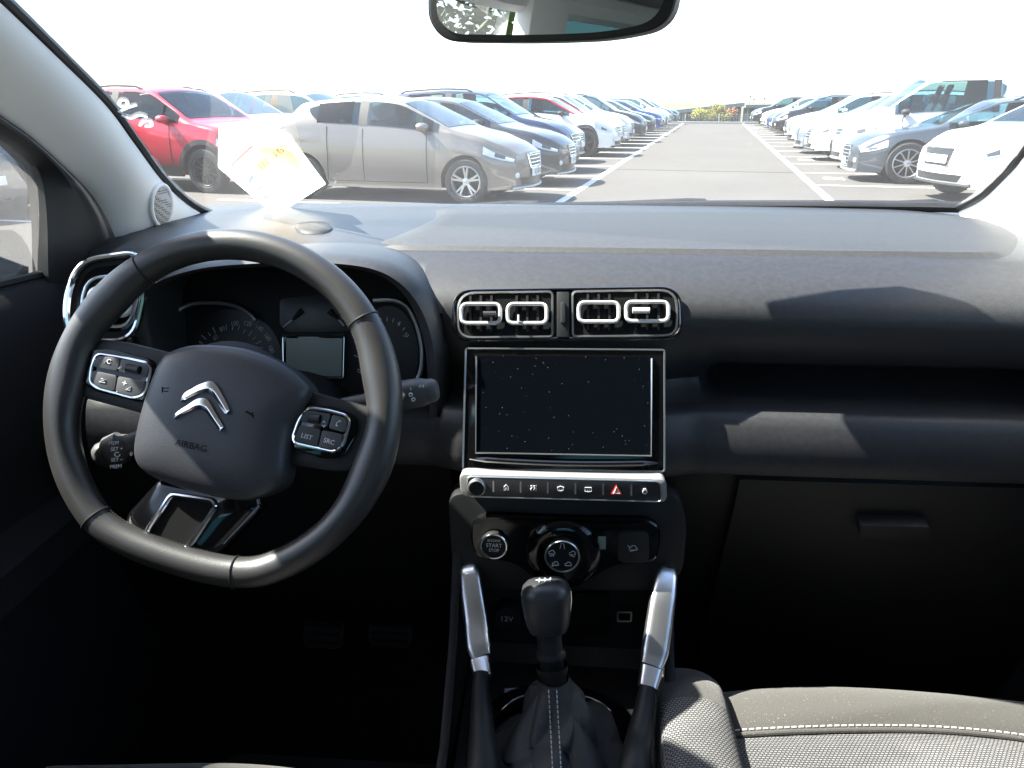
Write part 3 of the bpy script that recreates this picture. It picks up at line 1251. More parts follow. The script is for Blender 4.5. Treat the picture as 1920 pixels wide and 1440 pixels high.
rr = random.Random(3)
shr = [(-1.0, 'leaf_y', 'a'), (-.35, 'leaf_y', 'b'), (.3, 'leaf_y', 'c'), (.95, 'leaf_r', 'd')]
for i, (t, lm, cn) in enumerate(shr):
    base = lane(57.4 + (i % 2) * .5, t, 0)
    lab = ['yellow-green shrub behind the far fence, next to the left bays', 'tall yellow-green shrub in the middle of the clump behind the far fence', 'yellow-green shrub touching the rust-tipped one behind the far fence', ''][i]
    if lm == 'leaf_r':
        lab = 'rust-tipped shrub beyond the far fence beside the black crossover'
    r_ = thing('shrub', lab, 'shrub', base, 0, 'shrubs behind the far fence')
    mb = MB()
    for q in range(5):
        leaf_cloud(mb, base + Vector((rr.uniform(-.5, .5), rr.uniform(-.4, .4), rr.uniform(.35, .85))), (.50, .45, .38), 230, .07, rr)
    mb.build('crown', M[lm], r_, smooth=False)
    mb = MB()
    for q in range(4):
        mb.tube([base, base + Vector((rr.uniform(-.3, .3), rr.uniform(-.3, .3), .8))], [.03, .012], 6)
    mb.build('stem', M['bark'], r_)


def shed(label, s, t0, t1, z0, z1, d):
    r_ = thing('open_shed', label, 'shed', lane(s, (t0 + t1) / 2, -1.6))
    top = [lane(s, t0, z0), lane(s, t1, z1), lane(s + d, t1, z1), lane(s + d, t0, z0)]
    MB().prism(top, (0, 0, -.30)).build('roof', M['shedroof'], r_, smooth=False)
    MB().prism([lane(s + d * .9, t0, -1.6), lane(s + d * .9, t1, -1.6), lane(s + d * .9, t1, z1 - .18), lane(s + d * .9, t0, z0 - .18)], tuple(Ld * .12)).build('back_wall', M['shed'], r_, smooth=False)
    for i in range(5):
        t = lerp(t0 + .3, t1 - .3, i / 4)
        z = lerp(z0, z1, i / 4) - .17
        MB().box(lane(s + .2, t, (z - 1.6) / 2), (.07, .07, (z + 1.6) / 2)).build('post', M['shed'], r_, smooth=False)


shed('long dark open shed with a rising flat roof beyond the shrubs', 74, -4.6, 2.3, .55, 1.28, 9)
shed('lower dark shed standing right of the rising-roof shed', 88, 2.9, 9, 1.05, 1.12, 8)
for i, (t, hgt) in enumerate(((3.6, 3.5), (4.05, 3.2), (5.2, 3.3))):
    p = lane(98, t, -1.6)
    r_ = thing('mast', ['tallest thin grey mast, next to the rising-roof shed', 'short thin mast between two others above the lower shed', 'thin grey mast over the middle of the lower shed'][i], 'mast', p, 0, 'masts behind the sheds')
    MB().tube([p, p + Vector((0, 0, hgt))], .025, 8).build('pole', M['shed'], r_)
    MB().box(p + Vector((0, 0, hgt)), (.09, .05, .06)).build('head', M['shed'], r_, bevel=.02)

# trees and tall grass bank behind the car, seen in the rear-view mirror
rr = random.Random(11)
for i, (x, y, hh) in enumerate(((-5.5, -8, 3.2), (-8.5, -9, 4.2), (-2.8, -11, 4.0))):
    base = Vector((x, y, 0))
    r_ = thing('small_tree', ['smallest olive tree behind the car, seen only in the mirror', 'tallest olive tree behind the car, seen only in the mirror', 'olive tree straight behind the car, seen only in the mirror'][i], 'tree', base, 0, 'trees behind the car')
    mb = MB()
    for q in range(9):
        leaf_cloud(mb, base + Vector((rr.uniform(-1.1, 1.1), rr.uniform(-1.1, 1.1), hh * rr.uniform(.2, .9))), (1.0, 1.0, .9), 260, .12, rr)
    mb.build('crown', M['leaf_g'], r_, smooth=False)
    MB().tube([base, base + Vector((.1, 0, hh * .4)), base + Vector((0, .1, hh * .8))], [.12, .08, .03], 8).build('trunk', M['bark'], r_)

# ================================================================== THE CAR WE SIT IN
def rel(x, y, z):
    return Vector((x, y, H + z))


def pxc(lst, X0, X1, n=6):
    """pixel curve -> 3-D curve with x running from X0 to X1"""
    P = spline([(a, b, 0) for a, b in lst], n)
    return [PX(p.x, p.y, lerp(X0, X1, i / (len(P) - 1))) for i, p in enumerate(P)]


M['bodypaint'] = PAINT['icegrey']
M['windscreen'] = glass_mat('windscreen_glass', (.84, .88, .87), .010, dust=.016)
M['sideglass'] = glass_mat('side_window_glass', (.84, .88, .87), .02, dust=.05)
M['rearglass'] = glass_mat('tinted_rear_glass', (.10, .25, .29), .05)
M['headliner'] = mat('headliner_fabric', (.50, .49, .47), .95, spec=.1)
M['frit'] = mat('black_glass_border', (.008, .008, .009), .45)

car = thing('car', 'inside of the car with pale grey pillars and wide windscreen around the dashboard', 'car', (0, 0, 0))

# --- left pillar
A_px = [(-160, -150), (-80, -78), (0, -4), (100, 93), (195, 188), (250, 262), (300, 330), (345, 374), (385, 398), (430, 412)]
B_px = [(-160, 95), (-80, 155), (0, 215), (60, 258), (120, 312), (168, 360), (200, 408), (218, 452), (228, 490), (250, 540)]
LA = pxc(A_px, -.585, -.650)
LB = pxc(B_px, -.69, -.70)
# up to the roof, above the frame
LA = [rel(-.555, .60, .245), rel(-.56, .68, .235), lerp(rel(-.56, .68, .235), LA[0], .5)] + LA
LB = [rel(-.645, .44, .245), rel(-.655, .58, .220), lerp(rel(-.655, .58, .220), LB[0], .5)] + LB


def bulge(A, B, inn, amt, n=12):
    rows = []
    for a, b in zip(A, B):
        r = []
        for j in range(n + 1):
            u = j / n
            r.append(lerp(a, b, u) + Vector(inn) * amt * (math.sin(math.pi * u) ** .8))
        rows.append(r)
    return rows


mb = MB()
rowsL = bulge(LA, LB, (.8, -.6, .1), .028)
mb.grid(rowsL)
pil = mb.build('pillar_trim', M['pillar'], car, label='pale grey pillar trim with round tweeter grille')
bv = BVHTree.FromPolygons([Vector(p) for p in mb.v], mb.f)


def on(bvh, px, py, off=0.0):
    d = ray(px, py).normalized()
    hit = bvh.ray_cast(CAM, d)
    p = hit[0] if hit[0] is not None else CAM + d * 1.2
    return p - d * off


tw = [on(bv, x, y, .003) for x, y in ell(303, 385, 19, 39, 32)]
MB().tube(tw, .0035, 8, closed=True).build('tweeter_ring', M['pillar'], pil)
tm_ = mat('tweeter_mesh', (.42, .415, .41), .8)
nt = tm_.node_tree
vo = nt.nodes.new('ShaderNodeTexVoronoi')
vo.inputs['Scale'].default_value = 260
vo.inputs['Randomness'].default_value = .0
tcn = nt.nodes.new('ShaderNodeTexCoord')
nt.links.new(tcn.outputs['Object'], vo.inputs['Vector'])
rp = nt.nodes.new('ShaderNodeValToRGB')
rp.color_ramp.elements[0].position = .30
rp.color_ramp.elements[0].color = (.05, .05, .05, 1)
rp.color_ramp.elements[1].position = .42
rp.color_ramp.elements[1].color = (.42, .415, .41, 1)
nt.links.new(vo.outputs['Distance'], rp.inputs['Fac'])
nt.links.new(rp.outputs['Color'], nt.nodes['Principled BSDF'].inputs['Base Color'])
mb = MB()
cen = sum(tw, Vector()) / len(tw)
mb.dome(tw, (cen - Vector((-2, 1.2, 1.2))).normalized(), .003, 4)
mb.build('tweeter_grille', tm_, pil)

# black seal between glass and trim
SEAL = M['frit']
out = Vector((-.3, .9, .2)).normalized()
MB().tube([p + out * .004 for p in LA], .008, 8).build('windscreen_seal', SEAL, car)

# --- right pillar
RA_px = [(1796, 391), (1822, 380), (1850, 362), (1885, 328), (1920, 288), (1990, 190), (2080, 60), (2160, -60)]
RA = pxc(RA_px, .70, .60)
RB = [p + Vector((.0, -.24, -.15)) for p in RA]
mb = MB()
mb.grid(bulge(RA, RB, (-.7, -.6, .1), .012))
mb.build('pillar_trim', M['pillar'], car)
MB().tube([p + Vector((.2, .8, .2)) * .005 for p in RA], .008, 8).build('windscreen_seal', SEAL, car)

# --- windscreen
def resamp(P, n):
    d = [0]
    for a, b in zip(P, P[1:]):
        d.append(d[-1] + (b - a).length)
    return [Vector([interp(list(zip(d, [p[k] for p in P])), d[-1] * i / n) for k in range(3)]) for i in range(n + 1)]


top_l, top_r = rel(-.555, .585, .262), rel(.575, .585, .262)
GL_, GRt = resamp(LA[::-1] + [top_l], 20), resamp(RA + [top_r], 20)
rows = []
for i in range(21):
    a, b = GL_[i], GRt[i]
    rows.append([lerp(a, b, j / 24) + Vector((0, .085, .0)) * (1 - (2 * j / 24 - 1) ** 2) ** .9 for j in range(25)])
MB().grid(rows).build('windscreen', M['windscreen'], car, label='dusty windscreen')
WS = rows
base = rows[0]
MB().tube([p + Vector((0, -.004, .003)) for p in base], .010, 8).build('windscreen_seal', SEAL, car)
# cowl below the glass, outside
mb = MB()
mb.grid([[p + Vector((0, .01, -.012)) for p in base], [p + Vector((0, .10, -.035)) for p in base], [p + Vector((0, .16, -.09)) for p in base]])
mb.build('cowl', M['trimblack'], car)

# --- wipers (outside the glass, parked at its foot)
def out_px(px, py, y):
    return PY(px, py, y)


wp = [out_px(x, y, 1.545 + .02 * k) for k, (x, y) in enumerate(((600, 402), (700, 399), (800, 394), (890, 389), (960, 386), (1008, 385)))]
wi = MB().tube(wp, [.004, .006, .008, .009, .011, .010], 8).build('wiper', M['rubber'], car)
q = [out_px(945, 384, 1.60), out_px(1002, 379, 1.60), out_px(1010, 390, 1.60), out_px(940, 396, 1.60)]
MB().prism(q, (0, .02, 0)).build('wiper_joint', M['rubber'], wi, bevel=.003)
wp = [out_px(x, y, 1.56) for x, y in ((1005, 388), (1150, 383), (1290, 380), (1320, 381), (1330, 389))]
MB().tube(wp, [.005, .006, .009, .009, .004], 8).build('wiper', M['rubber'], car)
wp = [out_px(x, y, 1.55) for x, y in ((1535, 387), (1640, 384), (1750, 380), (1780, 384))]
MB().tube(wp, [.004, .006, .007, .004], 8).build('wiper', M['rubber'], car)

# --- driver door: sail panel, window surround, panel
D_px = [(-160, 158), (-80, 208), (0, 258), (30, 276), (58, 300), (76, 330), (85, 375), (89, 430), (90, 490), (92, 545)]
LD = pxc(D_px, -.715, -.72)
LD = [rel(-.675, .40, .235), rel(-.685, .55, .195), lerp(rel(-.685, .55, .195), LD[0], .5)] + LD
mb = MB()
rowsD = []
for b, d in zip(LB, LD):
    rowsD.append([b + Vector((-.005, .02, 0)), lerp(b, d, .10) + Vector((-.012, .02, 0)), lerp(b, d, .25) + Vector((.004, 0, 0)), lerp(b, d, .6) + Vector((.012, 0, 0)), lerp(b, d, .85) + Vector((.006, 0, 0)), d, d + Vector((-.03, .01, 0))])
mb.grid(rowsD)
mb.build('sail_panel', M['hard'], car)
ys = [-.55 + i * .1 for i in range(18)]
prof = [(-.745, -.205), (-.735, -.204), (-.715, -.215), (-.690, -.245), (-.676, -.30), (-.674, -.42), (-.66, -.47), (-.62, -.50), (-.615, -.54), (-.66, -.57), (-.675, -.75), (-.68, -1.0)]


def door_row(sx, y):
    zsh = -.055 * max(0, y - .55)
    return [rel(sx * -x, y, z + (zsh if z > -.5 else 0)) for x, z in prof]


mb = MB()
mb.grid([door_row(-1, y) for y in ys])
do = mb.build('door', M['doorvinyl'], car, label='black driver door panel')
mb = MB()
mb.grid([door_row(1, y) for y in ys])
do2 = mb.build('door', M['doorvinyl'], car)
MB().tube([rel(-.735, y, -.203 - .055 * max(0, y - .55)) for y in ys], .006, 6).build('window_seal', M['rubber'], do)

for sx in (-1, 1):
    mb = MB()
    mb.grid([[rel(sx * .742, y, -.24), rel(sx * .72, y, -.02), rel(sx * .66, y, .22)] for y in (-.06, .3, .7, 1.12)])
    mb.build('door_window', M['sideglass'], car)
    mb = MB()
    mb.grid([[rel(sx * .742, y, -.24), rel(sx * .72, y, -.02), rel(sx * .66, y, .22)] for y in (-1.5, -1.0, -.6, -.2)])
    mb.build('rear_door_window', M['rearglass'], car)
    # pillars behind the front doors
    mb = MB()
    mb.prism([rel(sx * .74, -.06, -.24), rel(sx * .74, -.20, -.24), rel(sx * .665, -.24, .22), rel(sx * .665, -.08, .22)], (-sx * .05, 0, 0))
    mb.build('door_pillar', M['pillar'], car, bevel=.012)
    mb = MB()
    mb.prism([rel(sx * .735, -.78, -.24), rel(sx * .735, -.86, -.24), rel(sx * .665, -.86, .22), rel(sx * .665, -.78, .22)], (-sx * .03, 0, 0))
    mb.build('door_pillar', M['hard'], car, bevel=.01)
    mb = MB()
    mb.prism([rel(sx * .74, -1.42, -.24), rel(sx * .74, -1.75, -.24), rel(sx * .64, -1.70, .22), rel(sx * .66, -1.30, .22)], (-sx * .06, 0, 0))
    mb.build('rear_pillar', M['pillar'], car, bevel=.012)
    # roof rail and lower sides, closing the cabin
    mb = MB()
    pts = [rel(sx * .58, .60, .26), rel(sx * .64, .40, .235), rel(sx * .66, 0, .22), rel(sx * .66, -.8, .22), rel(sx * .64, -1.6, .20)]
    mb.tube(pts, .035, 8)
    mb.build('roof_side_rail', M['pillar'], car)
    mb = MB()
    mb.grid([[rel(sx * .76, y, z) for z in (-.235, -.5, -1.08)] for y in (-1.75, -.6, .5, 1.2, 1.62)])
    mb.build('side_wall', M['dark'], car, smooth=False)
    MB().prism([rel(sx * .90, y, z) for y, z in ((-1.9, -1.1), (2.35, -1.1), (2.45, -.75), (2.2, -.55), (1.5, -.42), (1.25, -.36), (-1.8, -.33), (-1.95, -.6))], (-sx * .02, 0, 0)).build('outer_panel', M['bodypaint'], car, bevel=.004)
# outer door mirrors
for sx in (-1, 1):
    dm_ = [rel(sx * x, .965, z) for x, z in rrect(.80, -.225, 1.03, -.055, .04)]
    mb = MB()
    mb.dome(dm_, (0, 1, 0), .075, 8, 2.6, skirt=.03)
    o_ = mb.build('door_mirror', M['bodypaint'], car)
    MB().prism([p + Vector((0, -.028, 0)) for p in dm_], (0, -.004, 0)).build('mirror_glass', M['mirrorglass'], o_, smooth=False)
    MB().tube([rel(sx * .755, 1.0, -.235), rel(sx * .83, .985, -.20)], .025, 8).build('mirror_arm', M['hard'], o_)
# belt hanging on the driver side pillar
mb = MB()
mb.prism([rel(-.66, -.10, .16), rel(-.66, -.145, .16), rel(-.66, -.20, -.6), rel(-.66, -.155, -.6)], (.003, 0, 0))
mb.build('seat_belt', M['dark'], car)
MB().box(rel(-.655, -.13, .10), (.015, .035, .03)).build('belt_anchor', M['hard'], car, bevel=.01)

# roof, rear, floor, firewall, bonnet
mb = MB()
mb.grid([[rel(x, y, .255 + .03 * (1 - (x / .66) ** 2) - (.01 if y > .6 else 0)) for x in lin(-.66, .66, 8)] for y in (.665, .60, .3, -.4, -1.1, -1.7)])
mb.grid([[rel(x, y, .285 + .035 * (1 - (x / .72) ** 2)) for x in lin(-.70, .70, 8)] for y in (.675, .62, .3, -.4, -1.1, -1.78)])
mb.build('roof', M['headliner'], car)
mb = MB()
def ws_pt(X, row):
    # point just inside the glass at this x, found by the height of its sight line
    best = None
    for i_ in range(20 * 12):
        ra_, rb_ = WS[i_ // 12], WS[i_ // 12 + 1]
        r_ = [lerp(a_, b_, (i_ % 12) / 12) for a_, b_ in zip(ra_, rb_)]
        for a_, b_ in zip(r_, r_[1:]):
            if a_.x <= X <= b_.x:
                p_ = lerp(a_, b_, (X - a_.x) / (b_.x - a_.x))
                q_ = p_ - CAM
                rw = 720 - F * q_.dot(cu) / q_.dot(cf)
                if best is None or abs(rw - row) < best[0]:
                    best = (abs(rw - row), p_)
    return Vector((X, best[1].y - .012, best[1].z - .014))


mb.prism([ws_pt(X, r_) for X, r_ in ((-.10, -150), (-.05, -62), (.05, -58), (.12, -58), (.17, -80), (.21, -130), (.21, -300), (-.10, -300))], (0, -.02, -.02))
mb.build('sensor_shadow_caster', M['hard'], car, bevel=.004)  # unseen housing above the frame, added and shaped to shade the dash face
mb = MB()
mb.prism([rel(-.72, -1.95, -.2), rel(.72, -1.95, -.2), rel(.72, -1.98, -1.1), rel(-.72, -1.98, -1.1)], (0, .03, 0))
mb.build('tailgate', M['hard'], car)
mb = MB()
mb.grid([[rel(-.70, -1.95, -.2), rel(.70, -1.95, -.2)], [rel(-.62, -1.75, .22), rel(.62, -1.75, .22)]])
mb.build('rear_window', M['rearglass'], car)
mb = MB()
mb.grid([[rel(x, y, -1.06 + (.0 if y < 1.0 else (y - 1.0) * .55)) for x in lin(-.76, .76, 6)] for y in (-1.9, -.5, .3, .8, 1.0, 1.25, 1.4)])
mb.grid([[rel(x, 1.40, -.84) for x in lin(-.76, .76, 6)], [rel(x, 1.52, -.5) for x in lin(-.76, .76, 6)], [rel(x, 1.58, -.23) for x in lin(-.76, .76, 6)]])
mb.build('floor', M['carpet'], car)
mb = MB()
mb.grid([[rel(x * (1 - .06 * k), y, z + .05 * (1 - (x / .80) ** 2)) for x in lin(-.80, .80, 12)] for k, (y, z) in enumerate(((1.70, -.36), (1.95, -.40), (2.25, -.47), (2.45, -.56), (2.52, -.70), (2.52, -1.1)))])
mb.build('bonnet', M['bodypaint'], car)
s_ = CarShape('suv')
tmesh, qq = cached((s_.r, 'five'), lambda: wheel_mesh(s_.r, .21, 'five'))
for x in (-.80, .80):
    for y in (1.72, -.95):
        o = link('wheel', tmesh, car)
        o.location = (x, y, s_.r)
        o.rotation_euler = (0, 0, math.pi / 2)

# ================================================================== DASHBOARD
PROF = [(388, 1.505), (394, 1.44), (405, 1.33), (420, 1.20), (440, 1.09), (460, 1.015), (477, .968), (486, .952), (500, .937), (520, .915), (545, .893), (570, .878), (600, .868), (640, .876), (680, .890), (700, .902),
        (712, .910), (740, .900), (765, .872), (774, .856), (786, .848), (805, .842), (835, .836), (865, .833), (885, .834), (894, .838)]
LOW = [(900, .845), (960, .860), (1080, .905), (1240, .975), (1330, 1.02)]
PT = []
for r, y in PROF:
    p = PY(1500, r, y)
    PT.append((r, y, p.z - H))
PL = [(r, y, PY(1500, r, y).z - H) for r, y in LOW]


def dash_col(X):
    out = []
    f = sstep(.165, .20, X) * (1 - sstep(.66, .70, X))
    cb = 1 - sstep(.11, .165, abs(X))
    endz = -.055 * sstep(.56, .74, abs(X) + (.0 if X > 0 else .02)) ** 1.5
    for r, y, z in PT:
        yy = y
        xx = X
        if 700 <= r <= 766:
            yy += .085 * f * (1 if 712 <= r <= 745 else (.35 if r < 712 else .55))
        if r > 600:
            yy -= .014 * cb * sstep(600, 660, r)
        if r < 690:
            yy -= .05 * sstep(.5, .74, X) * (1 if r > 470 else (r - 388) / 82)
        if X < -.595 and r > 440:
            e_ = sstep(440, 500, r) if r < 500 else 1
            xx = lerp(X, -.595 - (-X - .595) * .12, e_)
            yy += ((-X - .595) * 1.3 + .0) * e_
        if 495 < r < 800:
            hi = interp([(495, -.245), (512, -.20), (556, -.170), (615, -.152), (640, -.148)], r)
            lo = interp([(495, -.40), (517, -.455), (548, -.485), (600, -.505), (640, -.51)], r)
            bf = sstep(lo - .004, lo + .004, X) * (1 - sstep(hi - .004, hi + .004, X))
            yy = max(yy, lerp(yy, 1.02, bf))
        ez = endz * (.15 + .85 * sstep(395, 475, r))
        out.append(rel(xx, yy, z + (ez if r < 640 else ez * .3)))
    return out


XS = [-.735 + i * .0245 for i in range(61)]
XS = sorted(set([round(x, 4) for x in XS] + [-.505, -.495, -.48, -.47, -.46, -.445, -.43, -.405, -.395, -.24, -.23, -.21, -.205, -.2, -.19, -.18, -.175, -.17, -.165, -.155, -.152, -.148, -.145, -.142, .165, .17, .175, .18, .185, .19, .195, .2, -.11, -.12, -.13, -.14, -.15, -.16, .11, .12, .13, .14, .15, .155, .66, .67, .68, .69, .70]))
dash = thing('dashboard', 'black dashboard with grey padded top, round-cornered vents and central touchscreen', 'dashboard', rel(0, 1.0, -.45))
mb = MB()
cols = [dash_col(x) for x in XS]
mb.grid(cols)
mb.build('dash_panel', M['soft'], dash, angle=60)
DB = BVHTree.FromPolygons([Vector(p) for p in mb.v], mb.f)
# lower panels: glovebox on the right, knee panel on the left
PG = [(y, z) for r, y, z in PL]
gb = MB()
gy0, gz0 = PT[-1][1], PT[-1][2]
xs = lin(.215, .72, 10)
gb.grid([[rel(x, y - .004, z) for x in xs] for y, z in PG])
gb.grid([[rel(x, PG[0][0] - .004, PG[0][1]) for x in xs], [rel(x, PG[0][0] + .03, PG[0][1] + .002) for x in xs]])
gl = gb.build('glovebox_lid', M['hard'], dash, angle=60)
hp = [(1640, 985), (1780, 985), (1785, 1015), (1635, 1015)]
gpl = Plane(rel(.5, PG[1][0] - .01, PG[1][1]), (1, 0, 0), (0, PG[0][0] - PG[2][0], PG[0][1] - PG[2][1]))
mb = MB()
mb.prism([gpl(x, y, .012) for x, y in rpoly([(1612, 985), (1745, 988), (1748, 1016), (1612, 1012)], 8)], gpl.n * -.02)
mb.build('glovebox_handle', M['hard'], gl, bevel=.003)
mb = MB()
mb.grid([[rel(x, y + .008, z) for x in lin(.125, .225, 4)] for y, z in [(PG[0][0], PG[0][1] + .03)] + PG])
mb.build('dash_side_panel', M['hard'], dash)
mb = MB()
mb.grid([[rel(x, y + .02 + .03 * (k / 4), z) for x in lin(-.72, -.14, 8)] for k, (y, z) in enumerate(PG[:4])])
mb.build('knee_panel', M['hard'], dash)


def dash_hit(px, py, off=0.0):
    return on(DB, px, py, off)


def dplane(px, r0, r1, off=0.0):
    """plane through the dashboard face at two rows, lifted by off"""
    a, b = dash_hit(px, r1), dash_hit(px, r0)
    ey = (b - a)
    ey.x = 0
    p = Plane((a + b) / 2, (1, 0, 0), ey)
    p.o += p.n * off
    return p


# padded top panel on the passenger side
def topY(r):
    return interp([(a, b) for a, b, c in PT], r)


mb = MB()
rows = []
rr_ = lin(398, 481, 16)
for i, r in enumerate(rr_):
    k = i / 16
    xl_px = lerp(806, 692, sstep(.15, .95, k))
    xr_px = lerp(1893, 1885, k) + (25 * math.sin(k * math.pi * .8))
    if k > .9:
        xr_px -= (k - .9) * 150
        xl_px += (k - .9) * 300
    row = []
    for j in range(37):
        u = j / 36
        e = min(1, min(u, 1 - u) * 36, min(k, 1 - k) * 16)
        base_ = lerp(392, 480, k) if False else r
        # follow the dashboard surface under the pixel column at 1500, straight across
        y = topY(r)
        z = interp([(a, c) for a, b, c in PT], r)
        d_l, d_r = PY(xl_px, r, y).x, PY(xr_px, r, y).x
        X = lerp(d_l, d_r, u)
        cl = dash_col(X)
        # nearest profile point interpolation in this column
        zz = interp(sorted([(q.y, q.z) for q in cl[:9]]), y - .05 * sstep(.5, .74, abs(X)) * ((r - 388) / 82 if r < 470 else 1))
        row.append(Vector((X, y - .05 * sstep(.5, .74, abs(X)) * ((r - 388) / 82 if r < 470 else 1), zz + (.0045 if e >= 1 else -.003))))
    rows.append(row)
mb.grid(rows)
mb.build('airbag_pad', M['softtop'], dash, label='lighter padded top panel over the passenger airbag')

# joint between the padded panel and the dashboard face
MB().tube([p + Vector((0, -.001, -.0005)) for p in rows[-1][1:-1]], .0014, 6).build('panel_joint', M['dark'], dash)

# small tray and demister hump on the driver side top
mb = MB()
tr = [(552, 424), (580, 418), (612, 420), (624, 430), (606, 438), (565, 437)]
hp_ = [dash_hit(x, y, .002) for x, y in spline([(a, b, 0) for a, b in tr], 5, True) for x, y in ((x, y),)] if False else None
pts = [(p.x, p.y) for p in spline([(a, b, 0) for a, b in tr], 5, True)]
mb.dome([dash_hit(x, y, .001) for x, y in pts], (0, 0, 1), .006, 5)
mb.build('speaker_hump', M['softtop'], dash)

# ------------------------------------------------------------------ instrument binnacle
oc = [(246, 640), (244, 592), (264, 548), (302, 517), (380, 491), (480, 479), (600, 477), (700, 487), (762, 512), (806, 556), (832, 615), (840, 700), (842, 780)]
ic = [(300, 690), (280, 600), (286, 556), (318, 528), (385, 508), (480, 501), (600, 499), (690, 508), (742, 536), (776, 584), (796, 650), (802, 712), (803, 785)]
oc3 = [PY(p.x, p.y, .862) for p in spline([(a, b, 0) for a, b in oc], 6)]
ic3 = [PY(p.x, p.y, .858) for p in spline([(a, b, 0) for a, b in ic], 6)]
rows = []
rows.append([p + Vector((0, .085, 0)) for p in ic3])
rows.append([p + Vector((0, .03, 0)) for p in ic3])
rows.append([p for p in ic3])
rows.append([lerp(a, b, .12) + Vector((0, -.009, 0)) for a, b in zip(ic3, oc3)])
rows.append([lerp(a, b, .5) + Vector((0, -.014, 0)) for a, b in zip(ic3, oc3)])
rows.append([lerp(a, b, .85) + Vector((0, -.006, 0)) for a, b in zip(ic3, oc3)])
rows.append([p + Vector((0, .012, 0)) for p in oc3])
rows.append([p + Vector((0, .06, -.001)) for p in oc3])
rows.append([p + Vector((0, .15, -.012)) for p in oc3])
mb = MB()
mb.grid(rows)
bin_ = mb.build('instrument_hood', M['soft'], dash, angle=60)

clu = MB()
CP = Plane(PY(560, 640, .935), (1, 0, 0), (0, .30, .95))
pts = [(255, 800), (262, 600), (300, 505), (480, 488), (700, 492), (800, 570), (822, 700), (822, 820)]
clu.prism([CP(x, y, 0) for x, y in rpoly(pts, 30)], CP.n * -.01)
cl = clu.build('instrument_cluster', M['dark'], dash, bevel=.001)


def cl_text(mb, s, px, py, size, ang=0.0, sq=1.0):
    ex = CP.ex * math.cos(ang) + CP.ey * math.sin(ang)
    ey = CP.ey * math.cos(ang) - CP.ex * math.sin(ang)
    add_text(mb, s, CP(px, py, .0022), ex, ey, size, sq)


gauge = mat('gauge_face', (.016, .018, .021), .35, spec=.4)
mb = MB()
pl_ = [(524, 560), (640, 548), (664, 560), (664, 622), (540, 624), (524, 610)]
mb.prism([CP(x, y, .004) for x, y in rpoly(pl_, 10)], CP.n * -.003)
mb.build('fuel_gauge_panel', gauge, cl, bevel=.0005)
mb = MB()
mb.prism([CP(x, y, .001) for x, y in ell(430, 672, 98, 92, 36)], CP.n * -.0008)
mb.build('speedometer', gauge, cl)
mb = MB()
mb.prism([CP(x, y, .001) for x, y in ell(728, 665, 56, 92, 36)], CP.n * -.0008)
mb.build('rev_counter', gauge, cl)
mb = MB()
for s, x, y, a in (('60', 404, 633, .75), ('80', 417, 617, .45), ('100', 440, 607, .15), ('120', 464, 607, -.15), ('140', 486, 615, -.5), ('160', 501, 632, -.85), ('180', 508, 655, -1.2)):
    cl_text(mb, s, x, y, .0088, a, .85)
for s, x, y, a in (('0', 674, 696, .7), ('1', 668, 668, 1.1), ('4', 748, 607, -.3), ('5', 760, 628, -.7)):
    cl_text(mb, s, x, y, .0088, a)
cl_text(mb, 'CITRO\u00cbN', 590, 615, .0055, 0, 1.5)
for k in range(24):
    a = math.radians(200 - k * 10.5)
    c, r0, r1 = (436, 676), 58, 66 if k % 2 else 70
    for cx, cy, sc in ((430, 674, 1.0),):
        p0 = (cx + math.cos(a) * r0 * 1.02, cy - math.sin(a) * r0 * .95)
        p1 = (cx + math.cos(a) * r1 * 1.02, cy - math.sin(a) * r1 * .95)
        if p1[1] < 690:
            mb.tube([CP(*p0, .0022), CP(*p1, .0022)], .0006, 4)
for k in range(14):
    a = math.radians(215 - k * 14)
    p0 = (725 + math.cos(a) * 44, 668 - math.sin(a) * 66)
    p1 = (725 + math.cos(a) * 50, 668 - math.sin(a) * 74)
    mb.tube([CP(*p0, .0022), CP(*p1, .0022)], .0007, 4)
for (a, b) in (((531, 613), (550, 598)), ((646, 611), (632, 597))):
    mb.tube([CP(*a, .0055), CP(*b, .0055)], .0011, 4)
mb.tube([CP(682, 690, .003), CP(696, 678, .003)], .0012, 4)
mb.build('gauge_marks', M['printdim'], cl, smooth=False)
for (a, b) in (((548, 600), (566, 582)), ((634, 599), (618, 583))):
    MB().tube([CP(*a, .006), CP(*b, .006)], [.0016, .004], 8).build('gauge_needle', M['dark'], cl)
mb = MB()
mb.prism([CP(x, y, .005) for x, y in rpoly([(528, 628), (648, 628), (646, 712), (528, 712)], 4)], CP.n * -.004)
fr_ = mb.build('display_frame', M['piano'], cl, bevel=.001)
mb = MB()
mb.prism([CP(x, y, .0058) for x, y in rpoly([(537, 634), (642, 634), (640, 706), (536, 704)], 2)], CP.n * -.0005)
mb.build('lcd_display', M['lcd'], cl, label='blank grey-green display')
mb = MB()
mb.tube([CP(x, y, .006) for x, y in rpoly([(530, 630), (645, 630), (643, 709), (531, 708)], 4)], .0007, 5, closed=True)
mb.build('display_rim', M['satin'], cl)
